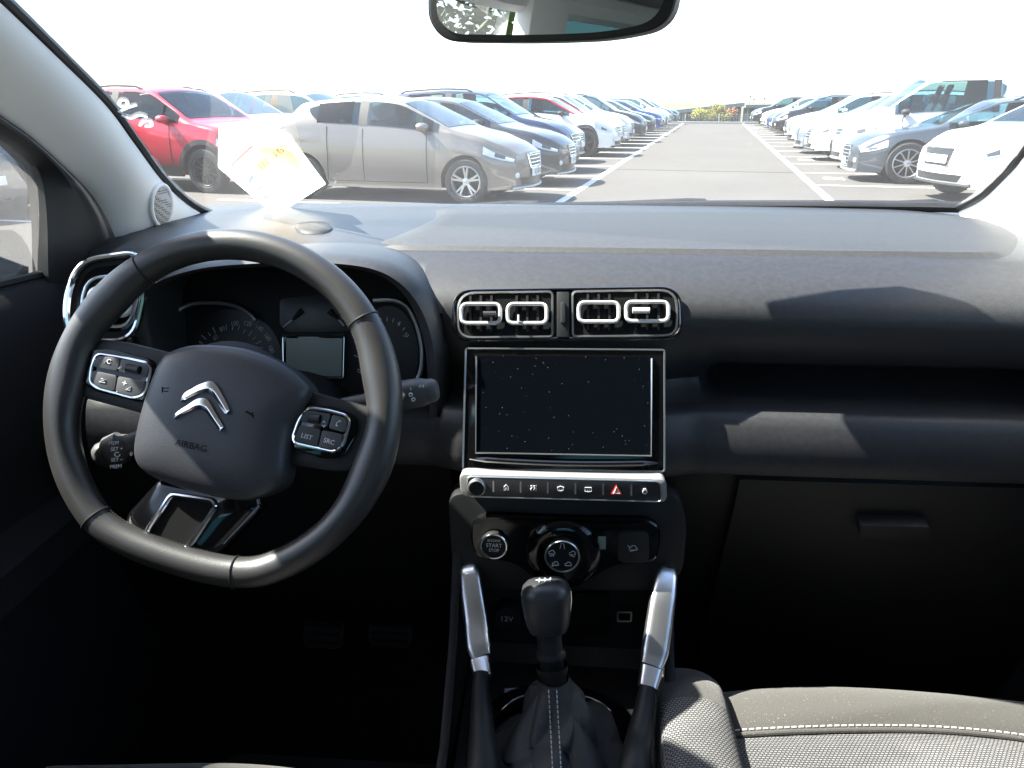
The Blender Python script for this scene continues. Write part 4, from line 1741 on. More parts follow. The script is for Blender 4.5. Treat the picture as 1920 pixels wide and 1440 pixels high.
for pts in ([(303, 690), (304, 640), (320, 596), (352, 572), (400, 567), (440, 573), (466, 588), (480, 602)], [(700, 563), (738, 563), (765, 578), (783, 615), (791, 655), (789, 695), (775, 726)]):
    P = [CP(p.x, p.y, .014) for p in spline([(a, b, 0) for a, b in pts], 6)]
    mb = MB().tube(P, .0030, 8)
    mb.build('gauge_ring', M['satin'], cl)
    cx = sum((p.x for p in P)) / len(P)
    cz = sum((p.z for p in P)) / len(P)
    cy = sum((p.y for p in P)) / len(P)
    mb = MB().grid([P, [lerp(p, Vector((cx, p.y, cz)), .07) + Vector((0, .02, 0)) for p in P]])
    mb.build('gauge_shroud', M['dark'], cl)

# ------------------------------------------------------------------ air vents
def air_vent(plane, outline, bays, rings, dial=None, ringm='ringwhite', lab=None, fins=True):
    mb = MB()
    mb.prism([plane(x, y, .006) for x, y in outline], plane.n * -.02)
    v = mb.build('air_vent', M['hard'], dash, bevel=.003, label=lab)
    mb = MB()
    mb.tube([plane(x, y, .007) for x, y in outline], .0022, 8, closed=True)
    mb.build('vent_surround', M['piano'], v)
    for b in bays:
        mb = MB()
        mb.prism([plane(x, y, .0066) for x, y in b], plane.n * -.001)
        mb.build('vent_cavity', M['well'], v)
        mb = MB()
        mb.tube([plane(x, y, .0075) for x, y in b], .0016, 6, closed=True)
        mb.build('vent_rim', M['satin'], v)
    for (x0, y0, x1, y1) in rings:
        w, hh = x1 - x0, y1 - y0
        o = rrect(x0 + 3, y0 + 3, x1 - 3, y1 - 3, 12, 5)
        rg = MB().tube([plane(x, y, .011) for x, y in o], .0023, 10, closed=True).build('vent_ring', M[ringm], v)
        for k in range(3):
            x = lerp(x0, x1, (k + 1) / 4)
            MB().prism([plane(x - 2.2, y0 - 13, .0085), plane(x + 2.2, y0 - 13, .0085), plane(x + 2.2, y1 + 13, .0085), plane(x - 2.2, y1 + 13, .0085)], plane.n * -.0015).build('slat', M['hard'], v, smooth=False)
    return v


VPl = dplane(1060, 545, 635, .004)
outl = rpoly([(850, 546), (1275, 540), (1278, 634), (852, 637)], [38, 38, 34, 30], 7)
bayL = rpoly([(858, 549), (1036, 546), (1036, 631), (860, 633)], [34, 10, 8, 26], 6)
bayR = rpoly([(1073, 546), (1269, 543), (1270, 629), (1074, 631)], [10, 34, 26, 8], 6)
av = air_vent(VPl, outl, [bayL, bayR], [(862, 567, 941, 609), (949, 567, 1028, 609), (1082, 564, 1163, 606), (1171, 563, 1256, 605)], lab='wide centre air vent with four pale rings')
mb = MB()
mb.prism([VPl(x, y, .010) for x, y in [(1044, 547), (1067, 547), (1067, 632), (1044, 632)]], VPl.n * -.006)
mb.build('vent_divider', M['hard'], av, bevel=.0008)
mb = MB()
mb.prism([VPl(x, y, .015) for x, y in rrect(1051, 566, 1060, 606, 4)], VPl.n * -.007)
mb.build('vent_dial', M['key'], av, bevel=.0012)
for (x0, x1, y) in ((906, 930, 589), (1186, 1218, 582)):
    MB().tube([VPl(x0, y, .016), VPl(x1, y, .016)], .0035, 8).build('vent_tab', M['ringwhite' if x0 > 1000 else 'key'], av)
MB().tube([VPl(972, 590, .014), VPl(972, 604, .014)], .0012, 6).build('vent_tab', M['ringwhite'], av)

# left vent by the door
LVo = PY(190, 560, .815)
LVp = Plane(LVo, (.90, .42, 0), (0, .22, .97))
lo = rpoly([(150, 490), (262, 474), (268, 560), (250, 640), (128, 640), (124, 560)], [50, 30, 10, 40, 50, 30], 7)
li = rpoly([(160, 505), (262, 490), (262, 560), (246, 622), (146, 622), (142, 560)], [44, 26, 10, 34, 44, 20], 7)
mb = MB()
mb.prism([LVp(x, y, 0) for x, y in lo], LVp.n * -.06)
lv = mb.build('air_vent', M['hard'], dash, bevel=.004, label='round-cornered chrome-edged air vent beside the door')
mb = MB()
mb.tube([LVp(x, y, .001) for x, y in lo], .0042, 10, closed=True)
mb.build('vent_surround', M['chrome'], lv)
mb = MB()
mb.prism([LVp(x, y, .0015) for x, y in li], LVp.n * -.001)
mb.build('vent_cavity', M['piano'], lv)
mb = MB()
mb.tube([LVp(x, y, .004) for x, y in rpoly([(168, 522), (258, 512), (258, 560), (240, 612), (158, 612), (152, 560)], 22)], .0020, 8, closed=True)
mb.build('vent_ring', M['satin'], lv)
mb = MB()
mb.tube([LVp(x, y, .012) for x, y in rpoly([(172, 542), (246, 536), (240, 590), (160, 592)], 14)], .0035, 8, closed=True)
mb.build('vent_ring', M['ringwhite'], lv)
for x in (180, 200, 220):
    MB().prism([LVp(x - 2, 530, .006), LVp(x + 2, 530, .006), LVp(x - 3, 606, .006), LVp(x - 7, 606, .006)], LVp.n * -.002).build('slat', M['hard'], lv, smooth=False)

# ------------------------------------------------------------------ touchscreen
SPl = dplane(1057, 660, 880, .022)
mb = MB()
mb.prism([SPl(x, y, 0) for x, y in rpoly([(871, 651), (1248, 654), (1248, 888), (866, 883)], 6)], SPl.n * -.035)
ts = mb.build('touchscreen', M['piano'], dash, bevel=.002, label='large dusty black touchscreen')
mb = MB()
mb.tube([SPl(x, y, .0005) for x, y in rpoly([(873, 653), (1246, 656), (1246, 884), (868, 880)], 5)], .0012, 6, closed=True)
mb.build('screen_edge', M['satin'], ts)
# dusty glass
scr = M['screen']
nt = scr.node_tree
b_ = nt.nodes['Principled BSDF']
tcn = nt.nodes.new('ShaderNodeTexCoord')
vo = nt.nodes.new('ShaderNodeTexVoronoi')
vo.inputs['Scale'].default_value = 230
nt.links.new(tcn.outputs['Object'], vo.inputs['Vector'])
r1 = nt.nodes.new('ShaderNodeMapRange')
r1.inputs['From Min'].default_value = .06
r1.inputs['From Max'].default_value = .11
r1.inputs['To Min'].default_value = 1
r1.inputs['To Max'].default_value = 0
nt.links.new(vo.outputs['Distance'], r1.inputs['Value'])
wn_ = nt.nodes.new('ShaderNodeTexWhiteNoise')
nt.links.new(vo.outputs['Color'], wn_.inputs['Vector'])
gt = nt.nodes.new('ShaderNodeMath')
gt.operation = 'GREATER_THAN'
gt.inputs[1].default_value = .70
nt.links.new(wn_.outputs['Value'], gt.inputs[0])
mu = nt.nodes.new('ShaderNodeMath')
mu.operation = 'MULTIPLY'
nt.links.new(gt.outputs[0], mu.inputs[0])
nt.links.new(r1.outputs['Result'], mu.inputs[1])
mx = nt.nodes.new('ShaderNodeMix')
mx.data_type = 'RGBA'
b_.inputs['Roughness'].default_value = .08
b_.inputs['Specular IOR Level'].default_value = .16
mx.inputs['A'].default_value = (.0020, .0028, .0042, 1)
mx.inputs['B'].default_value = (.15, .16, .17, 1)
nt.links.new(mu.outputs[0], mx.inputs['Factor'])
nt.links.new(mx.outputs['Result'], b_.inputs['Base Color'])
mb = MB()
mb.prism([SPl(x, y, .0012) for x, y in [(893, 667), (1222, 669), (1222, 853), (892, 849)]], SPl.n * -.0008)
mb.build('screen_glass', scr, ts)
mb = MB()
mb.tube([SPl(893, 668, .002), SPl(892, 849, .002), SPl(1221, 855, .002), SPl(1222, 672, .002)], .0011, 6)
mb.build('screen_rim', M['satin'], ts)
mb = MB()
lp = [SPl(lerp(880, 1234, i / 12), lerp(860, 868, i / 12) + 5 * math.sin(i / 12 * math.pi), .006 - .004 * abs(i / 6 - 1) ** 3) for i in range(13)]
mb.tube(lp, [.0008] + [.0032] * 11 + [.0008], 8)
mb.build('screen_ledge', M['piano'], ts)

# ------------------------------------------------------------------ key bar
BPl = Plane(PY(1057, 915, .778), (1, 0, 0), (0, .12, 1))
mb = MB()
mb.prism([BPl(x, y, 0) for x, y in rpoly([(860, 888), (1250, 898), (1252, 944), (863, 932)], 14)], BPl.n * -.03)
kb = mb.build('key_bar', M['matte_metal'], dash, bevel=.005, label='silver-framed key bar under the screen')
mb = MB()
mb.prism([BPl(x, y, .002) for x, y in rpoly([(876, 895), (1237, 904), (1240, 940), (878, 930)], 10)], BPl.n * -.003)
mb.build('key_strip', M['key'], kb, bevel=.001)
mb = MB()
mb.tube([BPl(x, y, .0022) for x, y in rpoly([(875, 894), (1238, 903), (1241, 941), (877, 931)], 10)], .0007, 6, closed=True)
mb.build('key_strip_rim', M['satin'], kb)
kp = BPl(895, 911, 0)
mb = MB()
mb.lathe([(.0105, 0), (.0105, .006), (.0095, .0085), (.0085, .009)], kp, BPl.n, 28, cap=False)
kn = mb.build('volume_knob', M['satin'], kb)
MB().lathe([(.0086, .004), (.0086, .0084), (.0001, .0088)], kp, BPl.n, 24).build('knob_cap', M['dark'], kn)
for i, x in enumerate((925, 976, 1027, 1079, 1131, 1184)):
    y = lerp(895, 905, (x - 876) / 362)
    MB().prism([BPl(x - 1.4, y + 6, .0034), BPl(x + 1.4, y + 6, .0034), BPl(x + 1.4, y + 26, .0034), BPl(x - 1.4, y + 26, .0034)], BPl.n * -.002).build('key_divider', M['satin'], kb, smooth=False)


def icon(lines, pl, cx, cy, sc, h, m_, parent, r=.0005, closed=False):
    mb = MB()
    for L in lines:
        cl_ = len(L) > 2 and L[0] == L[-1]
        mb.tube([pl(cx + x * sc, cy + y * sc, h) for x, y in (L[:-1] if cl_ else L)], r, 4, closed=cl_)
    return mb.build('key_symbol', m_, parent, smooth=False)


def circ(cx, cy, r, n=14, a0=0, a1=360):
    return [(cx + r * math.cos(math.radians(a0 + (a1 - a0) * i / n)), cy + r * math.sin(math.radians(a0 + (a1 - a0) * i / n))) for i in range(n + 1)]


def by(x):
    return lerp(895, 905, (x - 876) / 362) + 17


icon([[(-4, 5), (-4, -1), (0, -5), (4, -1), (4, 5), (1.5, 5), (1.5, 1), (-1.5, 1), (-1.5, 5), (-4, 5)]], BPl, 949, by(949), 1, .0034, M['print'], kb)
icon([[(-5, -4), (-3, -5), (-2, -2), (-5, 1), (-4, 4)], [(0, -4), (2, -5), (2, 0), (0, 4)], [(5, -5), (5, 5)], [(3, 0), (6, 0)]], BPl, 1000, by(1000), 1, .0034, M['print'], kb)
icon([[(-6, -3), (0, -5), (6, -3), (4, 3), (-4, 3), (-6, -3)], [(-2, -1), (-1, 5)], [(2, -1), (1, 5)]], BPl, 1051, by(1051), 1, .0034, M['print'], kb)
icon([[(-6, -4), (6, -4), (6, 3), (-6, 3), (-6, -4)], [(-2, -1), (-1, 5)], [(2, -1), (1, 5)]], BPl, 1103, by(1103), 1, .0034, M['print'], kb)
icon([circ(0, 1, 4), circ(0, -2, 3, 10, 180, 360), [(0, 0), (0, 2)]], BPl, 1209, by(1209), 1, .0034, M['print'], kb)
yz = by(1156)
mb = MB()
mb.prism([BPl(x, y, .0036) for x, y in rpoly([(1156, yz - 11), (1167, yz + 8), (1145, yz + 8)], 2, 3)], BPl.n * -.001)
hz = mb.build('hazard_key', M['red'], kb, label='red hazard triangle key')
mb = MB()
mb.tube([BPl(x, y, .0042) for x, y in [(1156, yz - 6), (1162, yz + 5), (1150, yz + 5)]], .0007, 4, closed=True)
mb.tube([BPl(x, y, .0042) for x, y in [(1156, yz - 1), (1158.5, yz + 3.5), (1153.5, yz + 3.5)]], .0005, 4, closed=True)
q = mb.build('hazard_symbol', M['print'], kb, smooth=False)

# ------------------------------------------------------------------ lower centre face and switch panel
LPl = Plane(PY(1060, 1020, .795), (1, 0, 0), (0, .10, 1))
mb = MB()
face = [(838, 925), (1275, 925), (1290, 985), (1282, 1075), (1250, 1110), (860, 1108), (846, 1060)]
mb.prism([LPl(x, y, 0) for x, y in rpoly(face, 30)], LPl.n * -.05)
mb.build('centre_face', M['hard'], dash, bevel=.006)
mb = MB()
sw = [(884, 975), (915, 966), (1060, 972), (1215, 974), (1240, 990), (1238, 1030), (1228, 1056), (1150, 1062), (1112, 1086), (1055, 1096), (1002, 1084), (960, 1056), (896, 1048), (882, 1020)]
mb.prism([LPl(x, y, .012) for x, y in rpoly(sw, 16)], LPl.n * -.03)
sp = mb.build('switch_panel', M['piano'], dash, bevel=.005, seg=3, label='glossy black switch panel with start button and drive dial')


def round_button(px, py, rpx, nm, ringm, h=.012):
    c = LPl(px, py, h)
    r = (LPl(px + rpx, py, h) - c).length
    b = MB().lathe([(r, 0), (r, .006), (r * .94, .008), (r * .88, .0075), (r * .86, .005), (.0005, .005)], c, LPl.n, 36, cap=False).build(nm, M['dark'], sp)
    pts = [c + LPl.n * .0078 + (LPl.ex * math.cos(t) + LPl.ey * math.sin(t)) * r * .92 for t in [2 * math.pi * k / 40 for k in range(40)]]
    MB().tube(pts, .0011, 6, closed=True).build('button_ring', M[ringm], b)
    return b, c + LPl.n * .0057, r


b1, c1, r1_ = round_button(927, 1019, 26, 'start_button', 'chrome')
mb = MB()
for s, dy, sz in (('ENGINE', .0062, .0046), ('START', 0, .0068), ('STOP', -.0062, .0055)):
    add_text(mb, s, c1 + LPl.ey * dy, LPl.ex, LPl.ey, sz, .95)
mb.build('button_text', M['print'], b1, smooth=False)
mb = MB()
mb.lathe([(.044, 0), (.043, .006), (.038, .010), (.030, .011)], LPl(1056, 1036, .010), LPl.n, 40, cap=True)
mb.build('dial_mount', M['piano'], sp)
b2, c2, r2_ = round_button(1054, 1038, 34, 'drive_dial', 'satin', .020)


def dial_icon(L, ang, sc=.0009):
    mb = MB()
    o = c2 + (LPl.ex * math.sin(ang) + LPl.ey * math.cos(ang)) * r2_ * .60
    for ln in L:
        mb.tube([o + LPl.ex * x * sc + LPl.ey * -y * sc + LPl.n * .0004 for x, y in ln], .00045, 4)
    mb.build('dial_symbol', M['print'], b2, smooth=False)


dial_icon([[(-3, 4), (-1.5, -4), (1.5, -4), (3, 4)]], 0)
carl = [(-4, 2), (-4, -1), (-2, -1), (-1, -3), (2, -3), (3, -1), (4, 0), (4, 2), (-4, 2)]
dial_icon([carl, [(-3, 4), (-1, 3), (1, 5), (3, 4)]], math.radians(72))
dial_icon([carl], math.radians(144))
dial_icon([carl, [(-5, 3), (-3, 4)]], math.radians(216))
dial_icon([carl, [(-3, 4), (-1, 5), (1, 4), (3, 5)]], math.radians(288))
mb = MB()
mb.prism([LPl(x, y, .018) for x, y in rrect(1159, 998, 1217, 1056, 14)], LPl.n * -.008)
b3 = mb.build('descent_button', M['hard'], sp, bevel=.0015)
mb = MB()
o = LPl(1187, 1028, .0185)
for ln in (carl, [(-6, -3), (-3, -1)], [(-3, 4), (5, 1)]):
    mb.tube([o + LPl.ex * x * .0011 + LPl.ey * -y * .0011 for x, y in ln], .0004, 4)
mb.build('button_symbol', M['printdim'], b3, smooth=False)
MB().prism([LPl(x, y, .0126) for x, y in [(1121, 1006), (1136, 1006), (1136, 1030), (1121, 1030)]], LPl.n * -.001).build('indicator_lamp', M['lcd'], sp)

# ================================================================== CENTRE CONSOLE
con = thing('centre_console', 'black centre console with silver side handles and storage niche', 'console', rel(0, .6, -1.05))
# niche behind the lever
mb = MB()
nb_ = [rel(x, .93, z) for x, z in ((-.115, -.50), (.125, -.50), (.115, -.69), (-.105, -.69))]
mb.grid([[rel(-.118, .80, -.50), rel(.128, .80, -.50)], [rel(-.118, .846, -.51), rel(.128, .846, -.51)], [rel(-.115, .842, -.68), rel(.125, .842, -.68)], [rel(-.113, .825, -.698), rel(.123, .825, -.698)], [rel(-.11, .60, -.70), rel(.12, .60, -.70)], [rel(-.11, .10, -.70), rel(.12, .10, -.70)]])
mb.build('niche', M['hard'], con)
for sx, X in ((-1, -.128), (1, .138)):
    mb = MB()
    mb.prism([rel(X, y, z) for y, z in ((.84, -.46), (.94, -.46), (.98, -1.06), (.0, -1.06), (.0, -.70), (.55, -.70), (.66, -.675), (.745, -.60), (.80, -.50))], (-sx * .012, 0, 0))
    mb.build('side_wall', M['hard'], con, bevel=.004)
NP = Plane(rel(0, .838, -.60), (1, 0, 0), (0, 0, 1))


def npx(px, py, h=0):
    return NP(px, py, h)


c = NP(951, 1152, .006)
mb = MB().lathe([(.018, -.01), (.018, .004), (.016, .008), (.0005, .009)], c, (0, -1, 0), 28, cap=False)
so = mb.build('power_socket', M['hard'], con)
mb = MB()
add_text(mb, '12V', c + Vector((0, -.0098, 0)), Vector((1, 0, 0)), Vector((0, 0, 1)), .011)
mb.build('socket_text', M['printdim'], so, smooth=False)
mb = MB()
mb.tube([NP(x, y, .008) for x, y in rpoly([(1158, 1148), (1184, 1148), (1183, 1165), (1158, 1165)], 2)], .0012, 6, closed=True)
ub = mb.build('usb_port', M['satin'], con)
MB().prism([NP(x, y, .0075) for x, y in [(1161, 1153), (1181, 1153), (1181, 1162), (1161, 1162)]], (0, .004, 0)).build('port_slot', M['well'], ub)
mb = MB()
mb.prism([NP(x, y, .004) for x, y in rpoly([(1064, 1112), (1142, 1112), (1142, 1180), (1126, 1192), (1064, 1192)], 10)], (0, .003, 0))
mb.build('niche_panel', M['well'], con, bevel=.001)
lb = PZ(985, 1300, H - .688)
mb = MB()
mb.prism([PZ(x, y, H - .690) for x, y in ((946, 1291), (1003, 1287), (1003, 1312), (946, 1316))], (0, 0, -.002))
stk = mb.build('info_sticker', mat('pale_sticker', (.26, .27, .30), .7, var=.25, vscale=160), con)

# side handles: satin metal grips
def handle(pts, rad, tailpts, trad):
    P = [PY(x, y, Y) for x, y, Y in pts]
    S = spline(P, 6)
    R = [interp([(i, rad[i][0]) for i in range(len(rad))], k / 6) for k in range(len(S))]
    R2 = [interp([(i, rad[i][1]) for i in range(len(rad))], k / 6) for k in range(len(S))]
    hd = MB().tube(S, list(zip(R, R2)), 24, up=(0, -.7, .7), sq=.55).build('side_handle', M['satin'], con)
    P = [PY(x, y, Y) for x, y, Y in tailpts]
    S = spline(P, 6)
    R = [interp([(i, trad[i][0]) for i in range(len(trad))], k / 6) for k in range(len(S))]
    R2 = [interp([(i, trad[i][1]) for i in range(len(trad))], k / 6) for k in range(len(S))]
    MB().tube(S, list(zip(R, R2)), 16, up=(0, -.7, .7)).build('handle_base', M['hard'], hd)
    return hd, P


hl, _ = handle([(877, 1056, .80), (881, 1075, .785), (886, 1120, .765), (893, 1170, .745), (897, 1212, .725), (903, 1232, .715)],
               [(.005, .008), (.007, .012), (.008, .0135), (.008, .0140), (.008, .0140), (.005, .011)],
               [(902, 1262, .695), (902, 1310, .672), (904, 1370, .645), (906, 1440, .61), (906, 1520, .58)], [(.011, .009), (.013, .011), (.015, .014), (.018, .018), (.018, .018)])
MB().tube([PY(899, 1238, .712), PY(906, 1272, .693)], [(.008, .0118), (.008, .010)], 24, up=(0, -.7, .7), sq=.55).build('handle_ferrule', M['satin'], hl)
hr_, _ = handle([(1252, 1060, .80), (1249, 1082, .785), (1243, 1120, .765), (1236, 1170, .745), (1228, 1222, .725), (1221, 1250, .710)],
                [(.005, .008), (.008, .013), (.009, .0150), (.009, .0155), (.009, .0155), (.005, .012)],
                [(1214, 1288, .690), (1208, 1330, .672), (1198, 1385, .645), (1190, 1440, .61), (1186, 1520, .58)], [(.011, .009), (.012, .011), (.014, .014), (.017, .017), (.017, .017)])
MB().tube([PY(1222, 1254, .708), PY(1214, 1290, .690)], [(.008, .0128), (.008, .0105)], 24, up=(0, -.7, .7), sq=.55).build('handle_ferrule', M['satin'], hr_)

# gloss ring round the gaiter and console top
gc = rel(.004, .655, -.695)
ring = [gc + Vector((.088 * math.copysign(abs(math.cos(a)) ** .75, math.cos(a)), .100 * math.copysign(abs(math.sin(a)) ** .85, math.sin(a)), .012)) for a in [2 * math.pi * k / 48 for k in range(48)]]
mb = MB()
mb.tube(ring, [(.010, .013)] * 48, 12, closed=True, up=(0, 0, 1))
mb.build('gaiter_ring', M['piano'], con)

# ================================================================== GEAR LEVER
gl_ = thing('gear_lever', 'black gear lever with stitched leather gaiter', 'gear lever', tuple(gc))
K = PY(1025, 1132, .705)
ax = (K - (gc + Vector((0, .01, .06)))).normalized()
ax = (ax + Vector((0, 0, .4))).normalized()
sd = Vector((1, 0, 0))
fw = ax.cross(sd).normalized()
sd = fw.cross(ax).normalized()
mb = MB()
rows = []
for h_, w_ in ((-.036, .015), (-.034, .0205), (-.026, .0232), (-.012, .0256), (.004, .0268), (.014, .0270), (.022, .0255), (.028, .0205), (.0312, .0135), (.0325, .004)):
    h_ *= .86
    r = []
    for k in range(36):
        a = 2 * math.pi * k / 36
        cx, sy = math.cos(a), math.sin(a)
        r.append(K + ax * h_ + sd * (w_ * math.copysign(abs(cx) ** .72, cx)) + fw * (w_ * .92 * math.copysign(abs(sy) ** .72, sy)))
    rows.append(r)
mb.grid(rows, closed_u=True)
mb.add(rows[-1], [tuple(range(36))])
mb.add(rows[0], [tuple(range(36))])
M['knob'] = mat('knob_leather', (.020, .021, .022), .38, spec=.5, bump=.15, bscale=600)
kn = mb.build('knob', M['knob'], gl_, angle=50)
for sx in (-1, 1):
    pts = [K + ax * h_ + sd * (sx * w_) - fw * -.004 for h_, w_ in ((-.030, .0185), (-.012, .0247), (.002, .0268), (.012, .0268))]
    MB().tube(pts, .0009, 6).build('knob_trim', M['chrome'], kn)
# shift pattern on top
mb = MB()
o = K + ax * .0285 - fw * .004
for i in range(3):
    x = (i - 1) * .006
    mb.tube([o + sd * x - fw * .0055, o + sd * x + fw * .0055], .0006, 4)
mb.tube([o - sd * .010, o + sd * .006], .0006, 4)
mb.build('shift_pattern', M['print'], kn, smooth=False)
mb = MB()
b0 = K - ax * .031
B1 = PY(1037, 1268, .688)
axl = (B1 - b0)
Ln = axl.length
axl.normalize()
mb.lathe([(.0135, -.004), (.0135, .022), (.0150, .024), (.0165, .027), (.0165, .030), (.0135, .033), (.0130, .050), (.0140, .053), (.0172, Ln - .014), (.0175, Ln - .008), (.0150, Ln), (.014, Ln + .01)], b0, axl, 28)
mb.build('collar', M['dark'], gl_, angle=50)
mb = MB()
rows = []
rg = random.Random(5)
for i in range(49):
    t = i / 48
    cc = lerp(B1, gc + Vector((0, 0, .008)), t) + Vector((.004 * math.sin(t * 7), 0, 0))
    w = lerp(.0175, .078, t ** 1.5)
    d = lerp(.0175, .098, t ** 1.5)
    r = []
    for k in range(96):
        a = 2 * math.pi * k / 96
        e = sstep(.06, .40, t) * (1 - .8 * sstep(.86, 1, t))
        fold = 1 - abs(math.sin(2.5 * a + 3.4 * t + .6)) ** .55
        fold2 = 1 - abs(math.sin(3.5 * a - 6.5 * t + 1.9)) ** .5
        f = 1 + e * (.10 * math.sin(3 * a + 5 * t) - .30 * fold - .24 * fold2 + .16)
        sag = .010 * e * math.sin(7 * t + 2 * a)
        r.append(cc + Vector((w * f * math.cos(a), d * f * math.sin(a), sag)))
    rows.append(r)
mb.grid(rows, closed_u=True)
M['gaiter'] = mat('gaiter_leatherette', (.030, .029, .031), .60, spec=.35, bump=.2, bscale=500)
ga = mb.build('gaiter', M['gaiter'], gl_, angle=70)
GB = BVHTree.FromPolygons([Vector(p) for p in mb.v], mb.f)
mb = MB()
for xa_, xb_ in ((1028, 1036), (1043, 1052)):
    y = 1284
    k = 0
    while y < 1470:
        x = lerp(xa_, xb_, (y - 1284) / 160)
        p, q = on(GB, x, y, .0008), on(GB, x + .5, y + 6.5, .0008)
        if (p - q).length < .02:
            mb.tube([p, q], .0007, 5)
        y += 9.5
mb.build('stitches', mat('pale_thread', (.42, .41, .40), .8), ga, kind='stuff')

# ================================================================== STEERING WHEEL
W0 = CAM + ray(416, 764) * (.78 / F)
TILT = math.radians(25)
WP = Plane(W0, (1, 0, 0), (0, math.sin(TILT), math.cos(TILT)))
ROT = math.radians(-14.5)
wex = WP.ex * math.cos(ROT) + WP.ey * math.sin(ROT)
wey = WP.ey * math.cos(ROT) - WP.ex * math.sin(ROT)


def wl(a, b, h=0.0):
    return W0 + wex * a + wey * b + WP.n * h


whl = thing('steering_wheel', 'black leather steering wheel with flat bottom and chrome double-chevron emblem', 'steering wheel', tuple(W0))
Rc = .1690
path, rad = [], []
N = 144
angs = [math.radians(90 + 360 * k / N) for k in range(N)]
for a in angs:
    x, y = Rc * math.cos(a), Rc * math.sin(a)
    if y < -.136:
        y = -.136 - (1 - math.exp(-(-y - .136) / .026)) * .030
    dg = math.degrees(a) % 360
    bmp = max(math.exp(-((dg - 27) / 13) ** 2), math.exp(-((dg - 153) / 13) ** 2))
    spk = max(math.exp(-(min(abs(dg - 355), abs(dg + 5)) / 14) ** 2), math.exp(-((dg - 185) / 14) ** 2))
    s_c = 1 - .014 * bmp - .012 * spk
    path.append(wl(x * s_c, y * s_c, 0))
    flat = sstep(.10, .16, -y)
    rad.append((.0168 - .002 * flat, .0158 + .0036 * bmp + .004 * spk - .0005 * flat))
mb = MB()
mb.tube(path, rad, 20, closed=True, up=WP.n)
mb.build('rim', M['leather'], whl, angle=80)
# seams
for px_, py_ in ((262, 481), (703, 590), (157, 985), (446, 1094)):
    p = WP(px_, py_, 0) - W0
    i = min(range(N), key=lambda k: (path[k] - W0 - p).length)
    t = (path[(i + 1) % N] - path[i - 1]).normalized()
    a = WP.n
    b = t.cross(a)
    ringp = [path[i] + a * math.cos(u) * (rad[i][0] + .0003) + b * math.sin(u) * (rad[i][1] + .0003) for u in [2 * math.pi * k / 24 for k in range(24)]]
    MB().tube(ringp, .0011, 6, closed=True).build('rim_seam', M['dark'], whl)
# inner stitching along the rim
mb = MB()
for i in range(0, N * 2):
    k = i / 2
    k0 = int(k) % N
    k1 = (k0 + 1) % N
    fr2 = k - int(k)
    c0 = lerp(path[k0], path[k1], fr2)
    c1_ = lerp(path[k0], path[k1], min(1, fr2 + .3))
    r0 = rad[k0][1]
    inn = (W0 - c0).normalized()
    mb.tube([c0 + inn * (r0 + .0002) + WP.n * -.001, c1_ + inn * (r0 + .0002) + WP.n * .001], .0006, 4)
mb.build('rim_stitching', M['dark'], whl, kind='stuff')


def wslab(pts, r, h, th, name, m_, parent=whl, bev=.002, **kw):
    mb = MB()
    mb.prism([WP(x, y, h) for x, y in rpoly(pts, r)], WP.n * -th)
    return mb.build(name, m_, parent, bevel=bev, **kw)


# spokes
spl = wslab([(118, 652), (175, 634), (235, 640), (350, 668), (330, 778), (290, 782), (150, 745), (118, 720)], 14, .0, .022, 'spoke', M['hard'], bev=.006)
spr = wslab([(540, 722), (600, 738), (712, 768), (700, 850), (660, 884), (628, 886), (510, 868), (500, 800)], 14, .0, .022, 'spoke', M['hard'], bev=.006)
lo_px = rpoly([(300, 900), (243, 962), (229, 1004), (236, 1018), (300, 1046), (382, 1056), (405, 1048), (492, 950), (480, 905)], 8)
mb = MB()
mb.dome([WP(x, y, -.012) for x, y in lo_px], WP.n, .010, 10, 3.0, skirt=.012)
lowp = mb.build('lower_spoke', M['piano'], whl, angle=60, label='gloss black lower spoke with chrome-rimmed opening')
LB_ = BVHTree.FromPolygons([Vector(p) for p in mb.v], mb.f)
opn = [(322, 927), (398, 938), (404, 950), (360, 1018), (345, 1030), (292, 1016), (276, 1000), (282, 986)]
orr = rpoly(opn, 9)
mb = MB()
rim_ = [on(LB_, x, y, .0008) for x, y in orr]
cc_ = sum(rim_, Vector()) / len(rim_)
mb.add(rim_, [tuple(range(len(rim_)))])
mb.build('spoke_recess', M['well'], lowp)
mb = MB()
mb.tube([on(LB_, x, y, .0015) for x, y in orr], .0030, 10, closed=True)
mb.build('recess_rim', M['chrome'], lowp)
MB().tube([WP(488, 948, -.006), WP(420, 1020, -.006)], [.0022, .0012], 6).build('spoke_strip', M['piano'], lowp)
# hub behind the airbag
mb = MB()
mb.lathe([(.060, -.050), (.075, -.03), (.078, -.012), (.070, -.004)], WP.at(.0, -.008), WP.n, 36)
mb.build('hub', M['dark'], whl)
# airbag cover
ab = [(326, 660), (362, 649), (410, 648), (470, 656), (530, 680), (574, 716), (584, 740), (566, 776), (553, 800), (545, 842), (540, 888), (528, 914), (492, 932), (452, 938), (380, 925), (310, 902), (274, 882), (258, 855), (262, 810), (276, 755), (296, 698), (310, 672)]
abp = [WP(p.x, p.y, .002) for p in spline([(a, b, 0) for a, b in ab], 4, True)]
mb = MB()
mb.dome(abp, WP.n, .022, 14, 3.2, skirt=.022)
air = mb.build('airbag_cover', M['airbag'], whl, angle=70)
AB = BVHTree.FromPolygons([Vector(p) for p in mb.v], mb.f)


def on_air(px, py, off=.0006):
    return on(AB, px, py, off)


